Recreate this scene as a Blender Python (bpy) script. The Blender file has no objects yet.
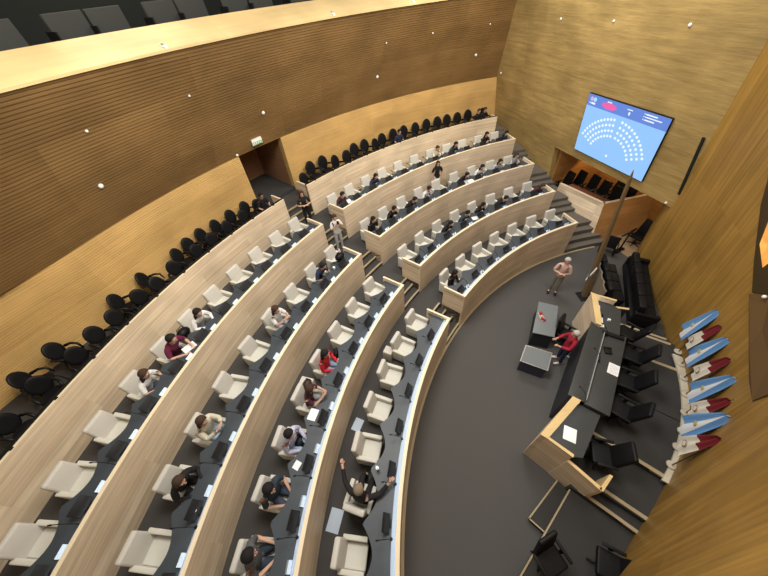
import bpy, bmesh, math, random
from mathutils import Vector, Matrix
random.seed(7)
D = bpy.data
SC = bpy.context.scene
COL = SC.collection
R_ = math.radians

# ------------------------------------------------------------------ camera, light, exposure
FPX, PITCH, ROLL, CAMZ = 297.277, 0.821934, -0.0956118, 8.72667
cam_d = D.cameras.new('camera'); cam = D.objects.new('camera', cam_d); COL.objects.link(cam)
cam_d.sensor_fit = 'HORIZONTAL'; cam_d.sensor_width = 36.0; cam_d.lens = FPX / 768 * 36.0
cam_d.clip_start = .05; cam_d.clip_end = 200
_cp, _sp, _cr, _sr = math.cos(PITCH), math.sin(PITCH), math.cos(ROLL), math.sin(ROLL)
_up0 = Vector((0, _sp, _cp)); _rt0 = Vector((1, 0, 0)); _fw = Vector((0, _cp, -_sp))
_rt = _rt0 * _cr + _up0 * _sr; _up = -_rt0 * _sr + _up0 * _cr
cam.matrix_world = Matrix(((_rt.x, _up.x, -_fw.x, 0), (_rt.y, _up.y, -_fw.y, 0), (_rt.z, _up.z, -_fw.z, CAMZ), (0, 0, 0, 1)))
SC.camera = cam
SC.view_settings.view_transform = 'Standard'; SC.view_settings.look = 'None'
SC.view_settings.gamma = 1.0; SC.view_settings.use_curve_mapping = False
SC.view_settings.exposure = 0.0
W = D.worlds.new('world'); SC.world = W; W.use_nodes = True
W.node_tree.nodes['Background'].inputs[0].default_value = (1.0, .95, .86, 1)
W.node_tree.nodes['Background'].inputs[1].default_value = .42
def area(name, loc, target, size, power, col=(1, .95, .88), sy=None):
    l = D.lights.new(name, 'AREA'); l.energy = power; l.color = col; l.size = size
    if sy: l.shape = 'RECTANGLE'; l.size_y = sy
    o = D.objects.new(name, l); COL.objects.link(o); o.location = loc
    o.rotation_euler = (Vector(target) - Vector(loc)).to_track_quat('-Z', 'Y').to_euler()
    return o
area('ceiling_lamp_rows', (-1.0, 4.5, 11.5), (-1.5, 5.5, 0), 3.5, 840)
area('ceiling_lamp_far_rows', (4.5, 11.0, 11.5), (4.0, 11.5, 0), 3.5, 640)
area('ceiling_lamp_stage', (5.0, 4.0, 11.5), (5.5, 5.0, 0), 3.0, 260)
for _a, _p in ((164, 150), (151, 150), (131, 190), (118, 190), (107, 170)):  # unseen warm spots added to brighten the back wall
    _l = D.lights.new('back_wall_fill', 'SPOT'); _l.energy = _p * 6; _l.color = (1, .86, .62); _l.spot_size = R_(48); _l.spot_blend = .9; _l.shadow_soft_size = .3
    _x, _y = 10.3569 + math.cos(R_(_a)), -1.2075 + math.sin(R_(_a))
    _o = D.objects.new('back_wall_fill', _l); COL.objects.link(_o)
    _o.location = (10.3569 + 11.5 * math.cos(R_(_a)), -1.2075 + 11.5 * math.sin(R_(_a)), 11.3)
    _t = Vector((10.3569 + 19.0 * math.cos(R_(_a)), -1.2075 + 19.0 * math.sin(R_(_a)), 3.3))
    _o.rotation_euler = (_t - _o.location).to_track_quat('-Z', 'Y').to_euler()
area('gallery_rim_lamp', (-6.5, 12.5, 11.0), (-6.0, 13.0, 7.8), 4.0, 185, (1, .86, .6))
area('gallery_rim_lamp', (-8.5, 6.5, 11.0), (-8.5, 7.5, 7.8), 4.0, 120, (1, .86, .6))

# ------------------------------------------------------------------ plan (metres)
CX, CY = 10.3569, -1.2075
RR = [0, 10.623, 12.285, 13.979, 15.736, 17.547]      # front radius of each row
FF = [0, .718, 1.148, 1.578, 2.007, 2.437]            # floor level of each tier
PZ = [0] + [FF[i] + .85 for i in range(1, 6)]         # parapet tops
RW, ZW = 19.1, 4.6                                    # back wall radius, underside of gallery front
RENDS = [0, 104.7, 103.9, 103.5, 103.05, 102.9]       # right ends of the rows
AIR = [0, 137.8, 137.8, 137.6, 137.25, 137.3]         # aisle edge, right block
AIL = [0, 143.1, 142.4, 141.75, 141.0, 141.0]         # aisle edge, left block
EA = Vector((-.766, .643)); ET = Vector((.643, .766)) # stage axes: towards audience, along the desk
def P(r, ang, z=0.0):
    a = R_(ang); return Vector((CX + r * math.cos(a), CY + r * math.sin(a), z))
def S(a, t, z=0.0):
    v = EA * a + ET * t; return Vector((CX + v.x, CY + v.y, z))
WN = Vector((.96543, .26067, 0)); WH = Vector((-.26067, .96543, 0)); WP = Vector((7.68, 15.28, 2.0)); LEAN = .15
def WS(y, z, out=0.0):
    "point on the leaning screen wall at world height z, nearest plan y"
    # (p-WP).WN + LEAN*(z-2)=0
    x = WP.x - ((y - WP.y) * WN.y + LEAN * (z - 2.0)) / WN.x
    return Vector((x, y, z)) + WN * out
def wall_ang(r, z, off=0.0):
    "polar angle where radius r meets the screen wall at height z"
    lo, hi = 80.0, 125.0
    for _ in range(40):
        m = (lo + hi) / 2; p = P(r, m, z)
        if (p - WP).dot(WN) + LEAN * (z - 2) + off > 0: lo = m
        else: hi = m
    return hi

# ------------------------------------------------------------------ materials
def newmat(name):
    m = D.materials.new(name); m.use_nodes = True
    return m, m.node_tree, m.node_tree.nodes['Principled BSDF']
def plain(name, col, rough=.6, metal=0, spec=.3, noise=0, nscale=30, emit=None, es=0, bump=0):
    m, nt, b = newmat(name)
    b.inputs['Base Color'].default_value = (*col, 1); b.inputs['Roughness'].default_value = rough
    b.inputs['Metallic'].default_value = metal; b.inputs['Specular IOR Level'].default_value = spec
    if emit: b.inputs['Emission Color'].default_value = (*emit, 1); b.inputs['Emission Strength'].default_value = es
    if noise or bump:
        tc = nt.nodes.new('ShaderNodeTexCoord'); n = nt.nodes.new('ShaderNodeTexNoise')
        n.inputs['Scale'].default_value = nscale; n.inputs['Detail'].default_value = 4
        nt.links.new(tc.outputs['Object'], n.inputs['Vector'])
        if noise:
            r = nt.nodes.new('ShaderNodeMapRange'); r.inputs[3].default_value = 1 - noise; r.inputs[4].default_value = 1 + noise
            nt.links.new(n.outputs['Fac'], r.inputs[0])
            x = nt.nodes.new('ShaderNodeVectorMath'); x.operation = 'SCALE'; x.inputs[0].default_value = col
            nt.links.new(r.outputs[0], x.inputs['Scale']); nt.links.new(x.outputs[0], b.inputs['Base Color'])
        if bump:
            bp = nt.nodes.new('ShaderNodeBump'); bp.inputs['Strength'].default_value = bump; bp.inputs['Distance'].default_value = .01
            nt.links.new(n.outputs['Fac'], bp.inputs['Height']); nt.links.new(bp.outputs[0], b.inputs['Normal'])
    return m
def wood(name, c1, c2, pw=2.4, ph=.35, grain=.22, rough=.5, vscale=14, uscale=.7, bump=0, blotch=.12, seam=.0):
    "veneer boards running along u; u,v are metres"
    m, nt, b = newmat(name); N = nt.nodes.new; Lk = nt.links.new
    uv = N('ShaderNodeUVMap')
    br = N('ShaderNodeTexBrick'); br.offset = .37; br.offset_frequency = 3
    br.inputs['Color1'].default_value = (*c1, 1); br.inputs['Color2'].default_value = (*c2, 1)
    cm = [(x + y) * .5 * (1 - seam) for x, y in zip(c1, c2)]
    br.inputs['Mortar'].default_value = (*cm, 1); br.inputs['Scale'].default_value = 1
    br.inputs['Mortar Size'].default_value = .004; br.inputs['Bias'].default_value = 0
    br.inputs['Brick Width'].default_value = pw; br.inputs['Row Height'].default_value = ph
    Lk(uv.outputs[0], br.inputs['Vector'])
    mp = N('ShaderNodeMapping'); mp.inputs['Scale'].default_value = (uscale, vscale, 1); Lk(uv.outputs[0], mp.inputs['Vector'])
    n = N('ShaderNodeTexNoise'); n.inputs['Scale'].default_value = 1; n.inputs['Detail'].default_value = 5; n.inputs['Roughness'].default_value = .65
    Lk(mp.outputs[0], n.inputs['Vector'])
    mr = N('ShaderNodeMapRange'); mr.inputs[1].default_value = .3; mr.inputs[2].default_value = .7
    mr.inputs[3].default_value = 1 - grain; mr.inputs[4].default_value = 1 + grain; Lk(n.outputs['Fac'], mr.inputs[0])
    n2 = N('ShaderNodeTexNoise'); n2.inputs['Scale'].default_value = .8; Lk(uv.outputs[0], n2.inputs['Vector'])
    mr2 = N('ShaderNodeMapRange'); mr2.inputs[1].default_value = .3; mr2.inputs[2].default_value = .7
    mr2.inputs[3].default_value = 1 - blotch; mr2.inputs[4].default_value = 1 + blotch; Lk(n2.outputs['Fac'], mr2.inputs[0])
    mu = N('ShaderNodeMath'); mu.operation = 'MULTIPLY'; Lk(mr.outputs[0], mu.inputs[0]); Lk(mr2.outputs[0], mu.inputs[1])
    sc = N('ShaderNodeVectorMath'); sc.operation = 'SCALE'; Lk(br.outputs['Color'], sc.inputs[0]); Lk(mu.outputs[0], sc.inputs['Scale'])
    Lk(sc.outputs[0], b.inputs['Base Color']); b.inputs['Roughness'].default_value = rough; b.inputs['Specular IOR Level'].default_value = .3
    if bump:
        bp = N('ShaderNodeBump'); bp.inputs['Strength'].default_value = bump; bp.inputs['Distance'].default_value = .03
        Lk(n.outputs['Fac'], bp.inputs['Height']); Lk(bp.outputs[0], b.inputs['Normal'])
    return m
M = dict(
    desk_wood=wood('pale_oak_boards', (.77, .64, .47), (.635, .505, .36), 1.9, .26, .22, .45, 12, .5),
    cap=plain('pale_oak_edge', (.80, .68, .48), .4, noise=.05),
    ribs=wood('ribbed_walnut_panels', (.255, .152, .058), (.200, .117, .044), 2.9, 1.1, .16, .5, 20, .5, blotch=.15),
    backwall=wood('golden_slat_panels', (.64, .42, .165), (.54, .345, .13), 3.0, .9, .14, .5, 18, .5),
    screenwall=wood('carved_oak_panels', (.43, .305, .118), (.355, .247, .092), 2.6, 2.3, .22, .5, 7, .9, bump=.5, blotch=.18),
    frontwall=wood('amber_oak_panels', (.37, .215, .050), (.29, .165, .037), 4.0, .35, .3, .45, 9, .30, blotch=.12),
    rim=wood('honey_oak_ledge', (.74, .55, .27), (.68, .50, .24), 2.5, .6, .06, .4, 6, .6),
    carpet=plain('charcoal_carpet', (.092, .089, .086), .95, noise=.12, nscale=90, spec=.1),
    tiercarpet=plain('dark_tier_carpet', (.066, .063, .060), .95, noise=.12, nscale=90, spec=.1),
    stepcarpet=plain('worn_step_carpet', (.15, .135, .115), .95, noise=.1, nscale=40, spec=.1),
    stage=plain('black_stage_carpet', (.050, .049, .048), .9, noise=.1, nscale=90, spec=.1),
    nosing=plain('oak_step_nosing', (.42, .34, .21), .5),
    desktop=plain('slate_blue_laminate', (.045, .055, .066), .45, noise=.08, nscale=6, spec=.4),
    led=plain('cool_white_led', (.8, .85, .9), .5, emit=(.80, .90, 1.0), es=8.0),
    fabric=plain('ivory_upholstery', (.60, .585, .52), .85, noise=.05, nscale=60, spec=.15),
    fabric_back=plain('warm_grey_upholstery', (.56, .54, .49), .85, noise=.05, nscale=60, spec=.15),
    glowledge=plain('pale_blue_glow_ledge', (.31, .37, .46), .5),
    chrome=plain('brushed_steel', (.55, .55, .55), .35, metal=.9),
    black=plain('black_leather', (.007, .007, .008), .5, spec=.2, noise=.2),
    blackfab=plain('black_mesh_fabric', (.010, .010, .013), .8, spec=.2),
    blackplastic=plain('black_plastic', (.010, .010, .011), .45, spec=.2),
    glassdark=plain('dark_glass_display', (.05, .065, .085), .15, spec=.8),
    paper=plain('white_paper', (.80, .82, .84), .7),
    card=plain('pale_blue_card', (.46, .54, .64), .6),
    white=plain('white_plastic', (.85, .85, .83), .4),
    stone=plain('pale_stone', (.62, .57, .46), .6, noise=.05),
    greytop=plain('grey_laminate', (.17, .19, .20), .4, noise=.05, nscale=5),
    greyside=plain('dark_grey_panel', (.030, .033, .042), .6),
    presdesk=plain('charcoal_desk_top', (.045, .048, .048), .4, noise=.1, nscale=4),
    brass=plain('bronze_mast', (.15, .10, .05), .45, metal=.3, noise=.15, nscale=5),
    doorwood=wood('red_brown_door', (.26, .10, .065), (.22, .085, .055), 1.2, 3, .15, .5),
    grey_seat=plain('grey_gallery_seat', (.055, .058, .055), .8, noise=.08, nscale=8),
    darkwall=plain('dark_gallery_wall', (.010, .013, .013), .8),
    tan=plain('tan_floor', (.36, .25, .15), .6, noise=.06, nscale=4),
)

# ------------------------------------------------------------------ mesh helpers
class MB:
    def __init__(s): s.v = []; s.f = []; s.uv = []; s.mi = []; s.sm = []
    def face(s, pts, uvs=None, mi=0, smooth=False):
        b = len(s.v); s.v += [tuple(p) for p in pts]; s.f.append(tuple(range(b, b + len(pts))))
        if uvs is None:
            n = (Vector(pts[1]) - Vector(pts[0])).cross(Vector(pts[2]) - Vector(pts[0]))
            ax = max(range(3), key=lambda i: abs(n[i]))
            if ax == 2: uvs = [(p[0], p[1]) for p in pts]
            elif ax == 1: uvs = [(p[0], p[2]) for p in pts]
            else: uvs = [(p[1], p[2]) for p in pts]
        s.uv.append(uvs); s.mi.append(mi); s.sm.append(smooth)
    def box(s, c, size, rot=None, mi=0, taper=1.0):
        hx, hy, hz = size[0] / 2, size[1] / 2, size[2] / 2
        cs = [Vector((x * hx * (taper if z > 0 else 1), y * hy * (taper if z > 0 else 1), z * hz)) for z in (-1, 1) for y in (-1, 1) for x in (-1, 1)]
        if rot is not None: cs = [rot @ p for p in cs]
        cs = [p + Vector(c) for p in cs]
        dims = {0: (size[0], size[1]), 1: (size[0], size[2]), 2: (size[1], size[2])}
        for q, d in (((0, 2, 3, 1), 0), ((4, 5, 7, 6), 0), ((0, 1, 5, 4), 1), ((2, 6, 7, 3), 1), ((0, 4, 6, 2), 2), ((1, 3, 7, 5), 2)):
            pts = [cs[i] for i in q]; w = (pts[1] - pts[0]).length; h = (pts[2] - pts[1]).length
            s.face(pts, [(0, 0), (w, 0), (w, h), (0, h)], mi)
        return s
    def prism(s, poly, z0, z1, mi=0, top=None, side_uv=True, smooth=False, bottom=True):
        "poly: list of xy (ccw); z may be numbers or per-vertex lists"
        n = len(poly); z0 = [z0] * n if not hasattr(z0, '__len__') else z0; z1 = [z1] * n if not hasattr(z1, '__len__') else z1
        A = [(p[0], p[1], z0[i]) for i, p in enumerate(poly)]; B = [(p[0], p[1], z1[i]) for i, p in enumerate(poly)]
        u = 0
        for i in range(n):
            j = (i + 1) % n; l = math.dist(poly[i][:2], poly[j][:2])
            s.face([A[i], A[j], B[j], B[i]], [(u, A[i][2]), (u + l, A[j][2]), (u + l, B[j][2]), (u, B[i][2])], mi, smooth); u += l
        s.face(B, None, mi if top is None else top)
        if bottom: s.face(A[::-1], None, mi)
        return s
    def sweep(s, rings, closed=True, caps=True, mi=0, smooth=True, u0=0):
        "rings: list of lists of points (same count)"
        n = len(rings[0]); u = u0
        vs = [0]
        for k in range(1, n + 1): vs.append(vs[-1] + (Vector(rings[0][k % n]) - Vector(rings[0][k - 1])).length)
        b = len(s.v)
        for r in rings: s.v += [tuple(p) for p in r]
        us = [u]
        for i in range(1, len(rings)): us.append(us[-1] + (Vector(rings[i][0]) - Vector(rings[i - 1][0])).length)
        for i in range(len(rings) - 1):
            for k in range(n if closed else n - 1):
                k2 = (k + 1) % n
                s.f.append((b + i * n + k, b + (i + 1) * n + k, b + (i + 1) * n + k2, b + i * n + k2))
                s.uv.append([(us[i], vs[k]), (us[i + 1], vs[k]), (us[i + 1], vs[k + 1]), (us[i], vs[k + 1])]); s.mi.append(mi); s.sm.append(smooth)
        if caps:
            s.face(rings[0], None, mi); s.face(rings[-1][::-1], None, mi)
        return s
    def tube(s, pts, rad, seg=8, mi=0, caps=True):
        pts = [Vector(p) for p in pts]; rad = rad if hasattr(rad, '__len__') else [rad] * len(pts)
        rings = []; ref = Vector((0, 0, 1))
        for i, p in enumerate(pts):
            d = (pts[min(i + 1, len(pts) - 1)] - pts[max(i - 1, 0)]).normalized()
            x = d.cross(ref)
            if x.length < .1: x = d.cross(Vector((0, 1, 0)))
            x.normalize(); y = d.cross(x).normalized(); ref = x.cross(d) if False else ref
            rings.append([p + (x * math.cos(2 * math.pi * k / seg) + y * math.sin(2 * math.pi * k / seg)) * rad[i] for k in range(seg)])
        return s.sweep(rings, True, caps, mi)
    def ball(s, c, r, seg=12, ring=8, mi=0, rot=None):
        r = r if hasattr(r, '__len__') else (r, r, r); c = Vector(c); rings = []
        for i in range(ring + 1):
            th = math.pi * (i + .02) / (ring + .04); q = []
            for k in range(seg):
                a = 2 * math.pi * k / seg; p = Vector((r[0] * math.sin(th) * math.cos(a), r[1] * math.sin(th) * math.sin(a), r[2] * math.cos(th)))
                q.append(c + (rot @ p if rot is not None else p))
            rings.append(q)
        return s.sweep(rings, True, True, mi)
    def mesh(s, name, mats, bevel=0, seg=2, weld=True):
        me = D.meshes.new(name); me.from_pydata(s.v, [], s.f)
        ul = me.uv_layers.new(name='UVMap'); i = 0
        for q in s.uv:
            for c in q: ul.data[i].uv = c; i += 1
        for p, a, b in zip(me.polygons, s.mi, s.sm): p.material_index = a; p.use_smooth = b
        for m in (mats if isinstance(mats, (list, tuple)) else [mats]): me.materials.append(m)
        bm = bmesh.new(); bm.from_mesh(me)
        if weld: bmesh.ops.remove_doubles(bm, verts=bm.verts, dist=1e-5)
        bmesh.ops.recalc_face_normals(bm, faces=bm.faces)
        if bevel:
            es = [e for e in bm.edges if len(e.link_faces) == 2 and e.calc_face_angle(0) > .6]
            bmesh.ops.bevel(bm, geom=es, offset=bevel, segments=seg, affect='EDGES', profile=.6)
            for f in bm.faces: f.smooth = True
        bm.to_mesh(me); bm.free(); me.update()
        return me
def link(name, me, parent=None, loc=None, rz=0):
    o = D.objects.new(name, me); COL.objects.link(o)
    if parent is not None: o.parent = parent
    if loc is not None: o.location = loc
    if rz: o.rotation_euler = (0, 0, rz)
    return o
def part(name, mb, mat, parent, bevel=0, seg=2, label=None):
    o = link(name, mb.mesh(name, mat, bevel, seg), parent)
    if label: o['label'] = label
    return o
def tag(o, label, cat, group=None):
    o['label'] = label; o['category'] = cat
    if group: o['group'] = group
    return o
def thing(name, label, cat, loc=(0, 0, 0), rz=0, group=None):
    o = D.objects.new(name, None); COL.objects.link(o); o.location = loc; o.rotation_euler = (0, 0, rz); o.empty_display_size = .1
    return tag(o, label, cat, group)
def struct(name, mb, mat, label=None):
    o = link(name, mb.mesh(name, mat)); o['kind'] = 'structure'
    return o
def dup(root, loc, rz, label, group=None):
    def cp(o, par):
        c = o.copy(); COL.objects.link(c); c.parent = par
        for ch in KIDS.get(o.name, ()): cp(ch, c)
        return c
    r = cp(root, None); r.location = loc; r.rotation_euler = (0, 0, rz); r['label'] = label
    if group: r['group'] = group
    return r
KIDS = {}
def proto(root):
    "remember the tree below a prototype"
    for o in D.objects:
        if o.parent: KIDS.setdefault(o.parent.name, [])
    for o in D.objects:
        if o.parent and o not in KIDS[o.parent.name]: KIDS[o.parent.name].append(o)
    return root
def rev(mb, prof, a0, a1, n=48, mi=0, dr=None, caps=True, smooth=False):
    "revolve a closed (r,z) profile (or function of angle) about the hall centre"
    rings = []
    for i in range(n + 1):
        a = a0 + (a1 - a0) * i / n; pr = prof(a) if callable(prof) else prof
        rings.append([P(r, a, z) for r, z in pr])
    mb.sweep(rings, True, caps, mi, smooth); return mb
def strip_ring(mb, r1, e1, r2, e2, z0, z1, n=40, mi=0):
    "slab between radii r1,r2; e=(start,end) angles on each"
    rings = []
    for i in range(n + 1):
        s = i / n; a = e1[0] + (e1[1] - e1[0]) * s; b = e2[0] + (e2[1] - e2[0]) * s
        rings.append([P(r1, a, z0), P(r2, b, z0), P(r2, b, z1), P(r1, a, z1)])
    mb.sweep(rings, True, True, mi, False); return mb

# ------------------------------------------------------------------ structure: floors, tiers, walls
mb = MB(); mb.prism([(-9, -6), (14, -6), (14, 13.6), (-9, 13.6)], -.2, 0); struct('floor', mb, M['carpet'])
AMAX = 184.0
for k in range(1, 6):
    r1 = RR[k]; r2 = RR[k + 1] if k < 5 else RW + 3.2
    mb = MB(); z = FF[k]
    o1 = wall_ang(r1, z, -.1) if k > 1 else 104.9; o2 = wall_ang(r2, z, -.1)
    if k == 1:
        r1 += .045; strip_ring(mb, r1, (RENDS[1], AIR[1]), r2, (RENDS[1], AIR[1]), -.1, z)
    else:
        r1 += .045; strip_ring(mb, r1, (RENDS[k], AIR[k]), r2, (RENDS[k], AIR[k]), 0, z)
    strip_ring(mb, r1, (AIL[k], AMAX), r2, (AIL[k], AMAX), 0, z)
    struct('floor_tier', mb, M['tiercarpet'])
    # stairs: aisle flight and right-hand flight rising onto this tier
    r1 = RR[k]; nst = 4 if k == 1 else 3; dz = (FF[k] - FF[k - 1]) / nst; tr = .27
    for nm, e in (('aisle', None), ('side', None)):
        mb = MB()
        for s in range(nst):
            ra = r1 + .02 + s * tr; rb = r1 + .02 + (s + 1) * tr if s < nst - 1 else r2 + .02
            zt = FF[k - 1] + dz * (s + 1)
            if nm == 'aisle': ea_, eb_ = (AIR[k], AIL[k]), (AIR[k], AIL[k])
            else: ea_, eb_ = (wall_ang(ra, zt, -.02), RENDS[k]), (wall_ang(min(rb, RW), zt, -.02), RENDS[k])
            strip_ring(mb, ra, ea_, rb, eb_, 0, zt, 8, 0)
            if nm == 'aisle': strip_ring(mb, ra - .012, ea_, ra + .045, (ea_[0], ea_[1]), zt - .035, zt + .006, 8, 1)
        o = link('floor_steps', mb.mesh('floor_steps', [M['tiercarpet'] if nm == 'aisle' else M['stepcarpet'], M['nosing']])); o['kind'] = 'structure'
# kerb strip where the first tier meets the chamber floor in the aisle
mb = MB(); rev(mb, [(10.56, 0), (10.63, 0), (10.63, .03), (10.56, .03)], 96.6, 184, 60); struct('trim_1', mb, M['nosing'])

# back wall with door opening; real horizontal slats
def slat_profile(z0, z1, r, pitch, depth, thick, lean=0.0):
    "closed profile: ribbed face towards the hall"
    n = max(1, round((z1 - z0) / pitch)); h = (z1 - z0) / n; pts = []
    for i in range(n):
        za = z0 + i * h; f = lambda z: r - (z - z0) * lean
        pts += [(f(za), za), (f(za + h * .78) , za + h * .78), (f(za + h * .80) + depth, za + h * .80), (f(za + h * .98) + depth, za + h * .98)]
    pts.append((r - (z1 - z0) * lean, z1)); pts += [(r - (z1 - z0) * lean + thick, z1), (r + thick, z0)]
    return pts
D0, D1 = 135.9, 141.45
def rwall(a): return 0 if a < 158 else .08 * (a - 158)
mb = MB(); pr = slat_profile(FF[5] - .3, ZW + .05, RW, .062, .014, .3)
rev(mb, pr, 95, D0, 70); rev(mb, lambda a: [(r + rwall(a), z) for r, z in pr], D1, AMAX, 80)
struct('wall_back', mb, M['backwall'])
# gallery front above, leaning into the hall (20 degrees)
GL = math.tan(R_(20)); ZT = 7.74; RT = RW - (ZT - ZW) * GL
mb = MB(); pr = slat_profile(ZW, ZT, RW, .068, .016, .5, GL)
rev(mb, lambda a: [(r + rwall(a) * .6, z) for r, z in pr], 95, AMAX, 130); struct('wall_gallery', mb, M['ribs'])
# soffit closes the underside
mb = MB(); rev(mb, [(RW + .25, ZW), (RW + 3.4, ZW), (RW + 3.4, ZW + .2), (RW + .25, ZW + .2)], 95, AMAX, 60); struct('ceiling', mb, M['darkwall'])
# honey coloured ledge on top of the gallery front
def ledge(a):
    d = rwall(a) * .6; return [(RT - .03 + d, ZT - .02), (RT - .03 + d, ZT + .03), (19.0 + d, 8.13), (19.0 + d, 8.0), (RT + .4 + d, ZT - .02)]
mb = MB(); rev(mb, ledge, 95, AMAX, 120); struct('trim_2', mb, M['rim'])
# gallery floor and rear wall behind the ledge
mb = MB(); rev(mb, [(18.6, 7.1), (24, 7.1), (24, 7.3), (18.6, 7.3)], 95, AMAX, 50); struct('floor_gallery', mb, M['darkwall'])
mb = MB(); rev(mb, [(23.6, 7.0), (24, 7.0), (24, 12), (23.6, 12)], 95, AMAX, 50); struct('wall_gallery_back', mb, M['darkwall'])

# screen wall: plane leaning into the hall with an opening at the floor; mirrored copy closes the other side
def wallslab(mb, y0, y1, z0, z1, th=.25, q=None):
    pts = [WS(y0, z0), WS(y1, z0), WS(y1, z1), WS(y0, z1)]; bk = [p + WN * th for p in pts]
    if q: pts = [q(p) for p in pts]; bk = [q(p) for p in bk]
    L = abs(y1 - y0); uv = [(y0, z0), (y1, z0), (y1, z1), (y0, z1)]
    mb.face(pts, uv); mb.face(bk[::-1], uv)
    for i in range(4):
        j = (i + 1) % 4; mb.face([pts[i], bk[i], bk[j], pts[j]], [(0, 0), (th, 0), (th, 1), (0, 1)])
mb = MB(); OY0, OY1, OZ = 7.7, 13.05, 2.80
wallslab(mb, OY1, 21, -.2, OZ); wallslab(mb, 4.5, 21, OZ, 11)
struct('wall_right', mb, M['screenwall'])
_e = Vector((math.cos(R_(140.25)), math.sin(R_(140.25)), 0)); _c = Vector((CX, CY, 0))
def mirror(p):
    q = Vector((p.x, p.y, 0)) - _c; r = 2 * q.dot(_e) * _e - q + _c; return Vector((r.x, r.y, p.z))
mb = MB(); wallslab(mb, 12.2, 21, -.2, 6.6, q=mirror); struct('wall_left', mb, M['screenwall'])

# curved wall behind the presidency (concave towards the chamber, leaning in)
WT = [(-9, 7.4), (-6, 6.2), (-4.5, 5.6), (-3.5, 5.34), (-2.95, 5.2), (-2.2, 5.0), (-1.3, 4.76), (.45, 4.5), (1.5, 4.6), (2.26, 4.75), (3.5, 5.05), (5, 5.5), (6.6, 6.05), (7.6, 6.5), (9, 7.2)]
def wa(t):
    for (t0, a0), (t1, a1) in zip(WT, WT[1:]):
        if t <= t1: break
    s = (t - t0) / (t1 - t0); return a0 + (a1 - a0) * s
def wsm(t): return sum(wa(t + d) for d in (-.6, -.3, 0, .3, .6)) / 5
def WF(t, z, off=0.0):
    kt = -.018 * t if t > 0 else .05 * min(-t, 3.0)
    return S(wsm(t) + .105 * z + off, t + kt * z, z)
mb = MB(); NT = 60; NZ = 16; ts = [-8.8 + 16.0 * i / NT for i in range(NT + 1)]
rings = []
for t in ts:
    zs = [-.2 + 10.7 * j / NZ for j in range(NZ + 1)]
    rings.append([WF(t, z) for z in zs] + [WF(t, zs[-1], -.3), WF(t, zs[0], -.3)])
n = len(rings[0]); b0 = len(mb.v)
for i in range(NT):
    for j in range(n):
        j2 = (j + 1) % n; q = [rings[i][j], rings[i + 1][j], rings[i + 1][j2], rings[i][j2]]
        zj = lambda p: p.z
        mb.face(q, [(q[0].z, ts[i]), (q[1].z, ts[i + 1]), (q[2].z, ts[i + 1]), (q[3].z, ts[i])], 0, True)
mb.face(rings[0]); mb.face(rings[-1])
struct('wall_front', mb, M['frontwall'])

# recess behind the opening: side walls, back wall, floor, soffit
rec = MB()
def rpt(y, out, z=0): p = WS(y, 0); q = p + WN * out; return (q.x, q.y)
mb = MB(); mb.prism([rpt(OY1, .0), rpt(OY1 + .0, 3.2), rpt(OY1 + .25, 3.2), rpt(OY1 + .25, .0)], 0, 3.2)
mb.prism([rpt(6.6, 2.9), rpt(6.6, 3.2), rpt(OY1 + .2, 3.2), rpt(OY1 + .2, 2.9)], 0, 3.2)
struct('wall_recess', mb, wood('orange_lit_oak_panels', (.42, .21, .07), (.36, .18, .055), 2.4, .3, .18))
mb = MB(); mb.prism([rpt(6.6, .2), rpt(6.6, 3.2), rpt(OY1 + .2, 3.2), rpt(OY1 + .2, .2)], 3.1, 3.3); struct('ceiling_recess', mb, M['darkwall'])
mb = MB(); mb.prism([rpt(6.6, .25), rpt(6.6, 3.0), rpt(10.6, 3.0), rpt(10.4, .25)], 0, .012); struct('floor_recess', mb, M['tan'])
_l = D.lights.new('recess_lamp', 'SPOT'); _l.energy = 130; _l.color = (1, .62, .28); _l.spot_size = 2.2; _l.shadow_soft_size = .15
_o = D.objects.new('recess_lamp', _l); COL.objects.link(_o); _q = WS(11.9, 2.9) + WN * 2.2; _o.location = _q
_o.rotation_euler = (Vector((.45, .15, -1))).to_track_quat('-Z', 'Y').to_euler()
_l2 = D.lights.new('recess_floor_lamp', 'POINT'); _l2.energy = 26; _l2.color = (1, .75, .45); _l2.shadow_soft_size = .15
_o2 = D.objects.new('recess_floor_lamp', _l2); COL.objects.link(_o2); _o2.location = WS(8.9, 2.3) + WN * 1.5

# door bay in the back wall
mb = MB()
rev(mb, [(RW + .25, 0), (RW + 2.6, 0), (RW + 2.6, ZW + .1), (RW + .25, ZW + .1)], D0 - .5, D0, 2)
rev(mb, [(RW + .25, 0), (RW + 2.6, 0), (RW + 2.6, ZW + .1), (RW + .25, ZW + .1)], D1, D1 + .5, 2)
rev(mb, [(RW + 2.3, 0), (RW + 2.6, 0), (RW + 2.6, ZW + .1), (RW + 2.3, ZW + .1)], D0 - .5, D1 + .5, 6)
struct('wall_doorway', mb, wood('brown_bay_panels', (.36, .19, .10), (.31, .165, .085), 1.5, .5, .15))
mb = MB(); rev(mb, [(RW + 2.22, FF[5]), (RW + 2.3, FF[5]), (RW + 2.3, ZW - .05), (RW + 2.22, ZW - .05)], 138.2, 141.2, 4)
o = struct('door_1', mb, M['doorwood'])
hb = MB(); p0 = P(RW + 2.18, 138.6, FF[5] + .95); hb.tube([p0, p0 + Vector((0, 0, .25))], .015); part('door_handle', hb, M['chrome'], o)
mb = MB(); rev(mb, [(RW + .02, FF[5]), (RW + 2.4, FF[5]), (RW + 2.4, FF[5] + .14), (RW + .02, FF[5] + .14)], D0 - .1, D1 + .1, 6)
struct('floor_doorway', mb, M['stage'])

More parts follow.
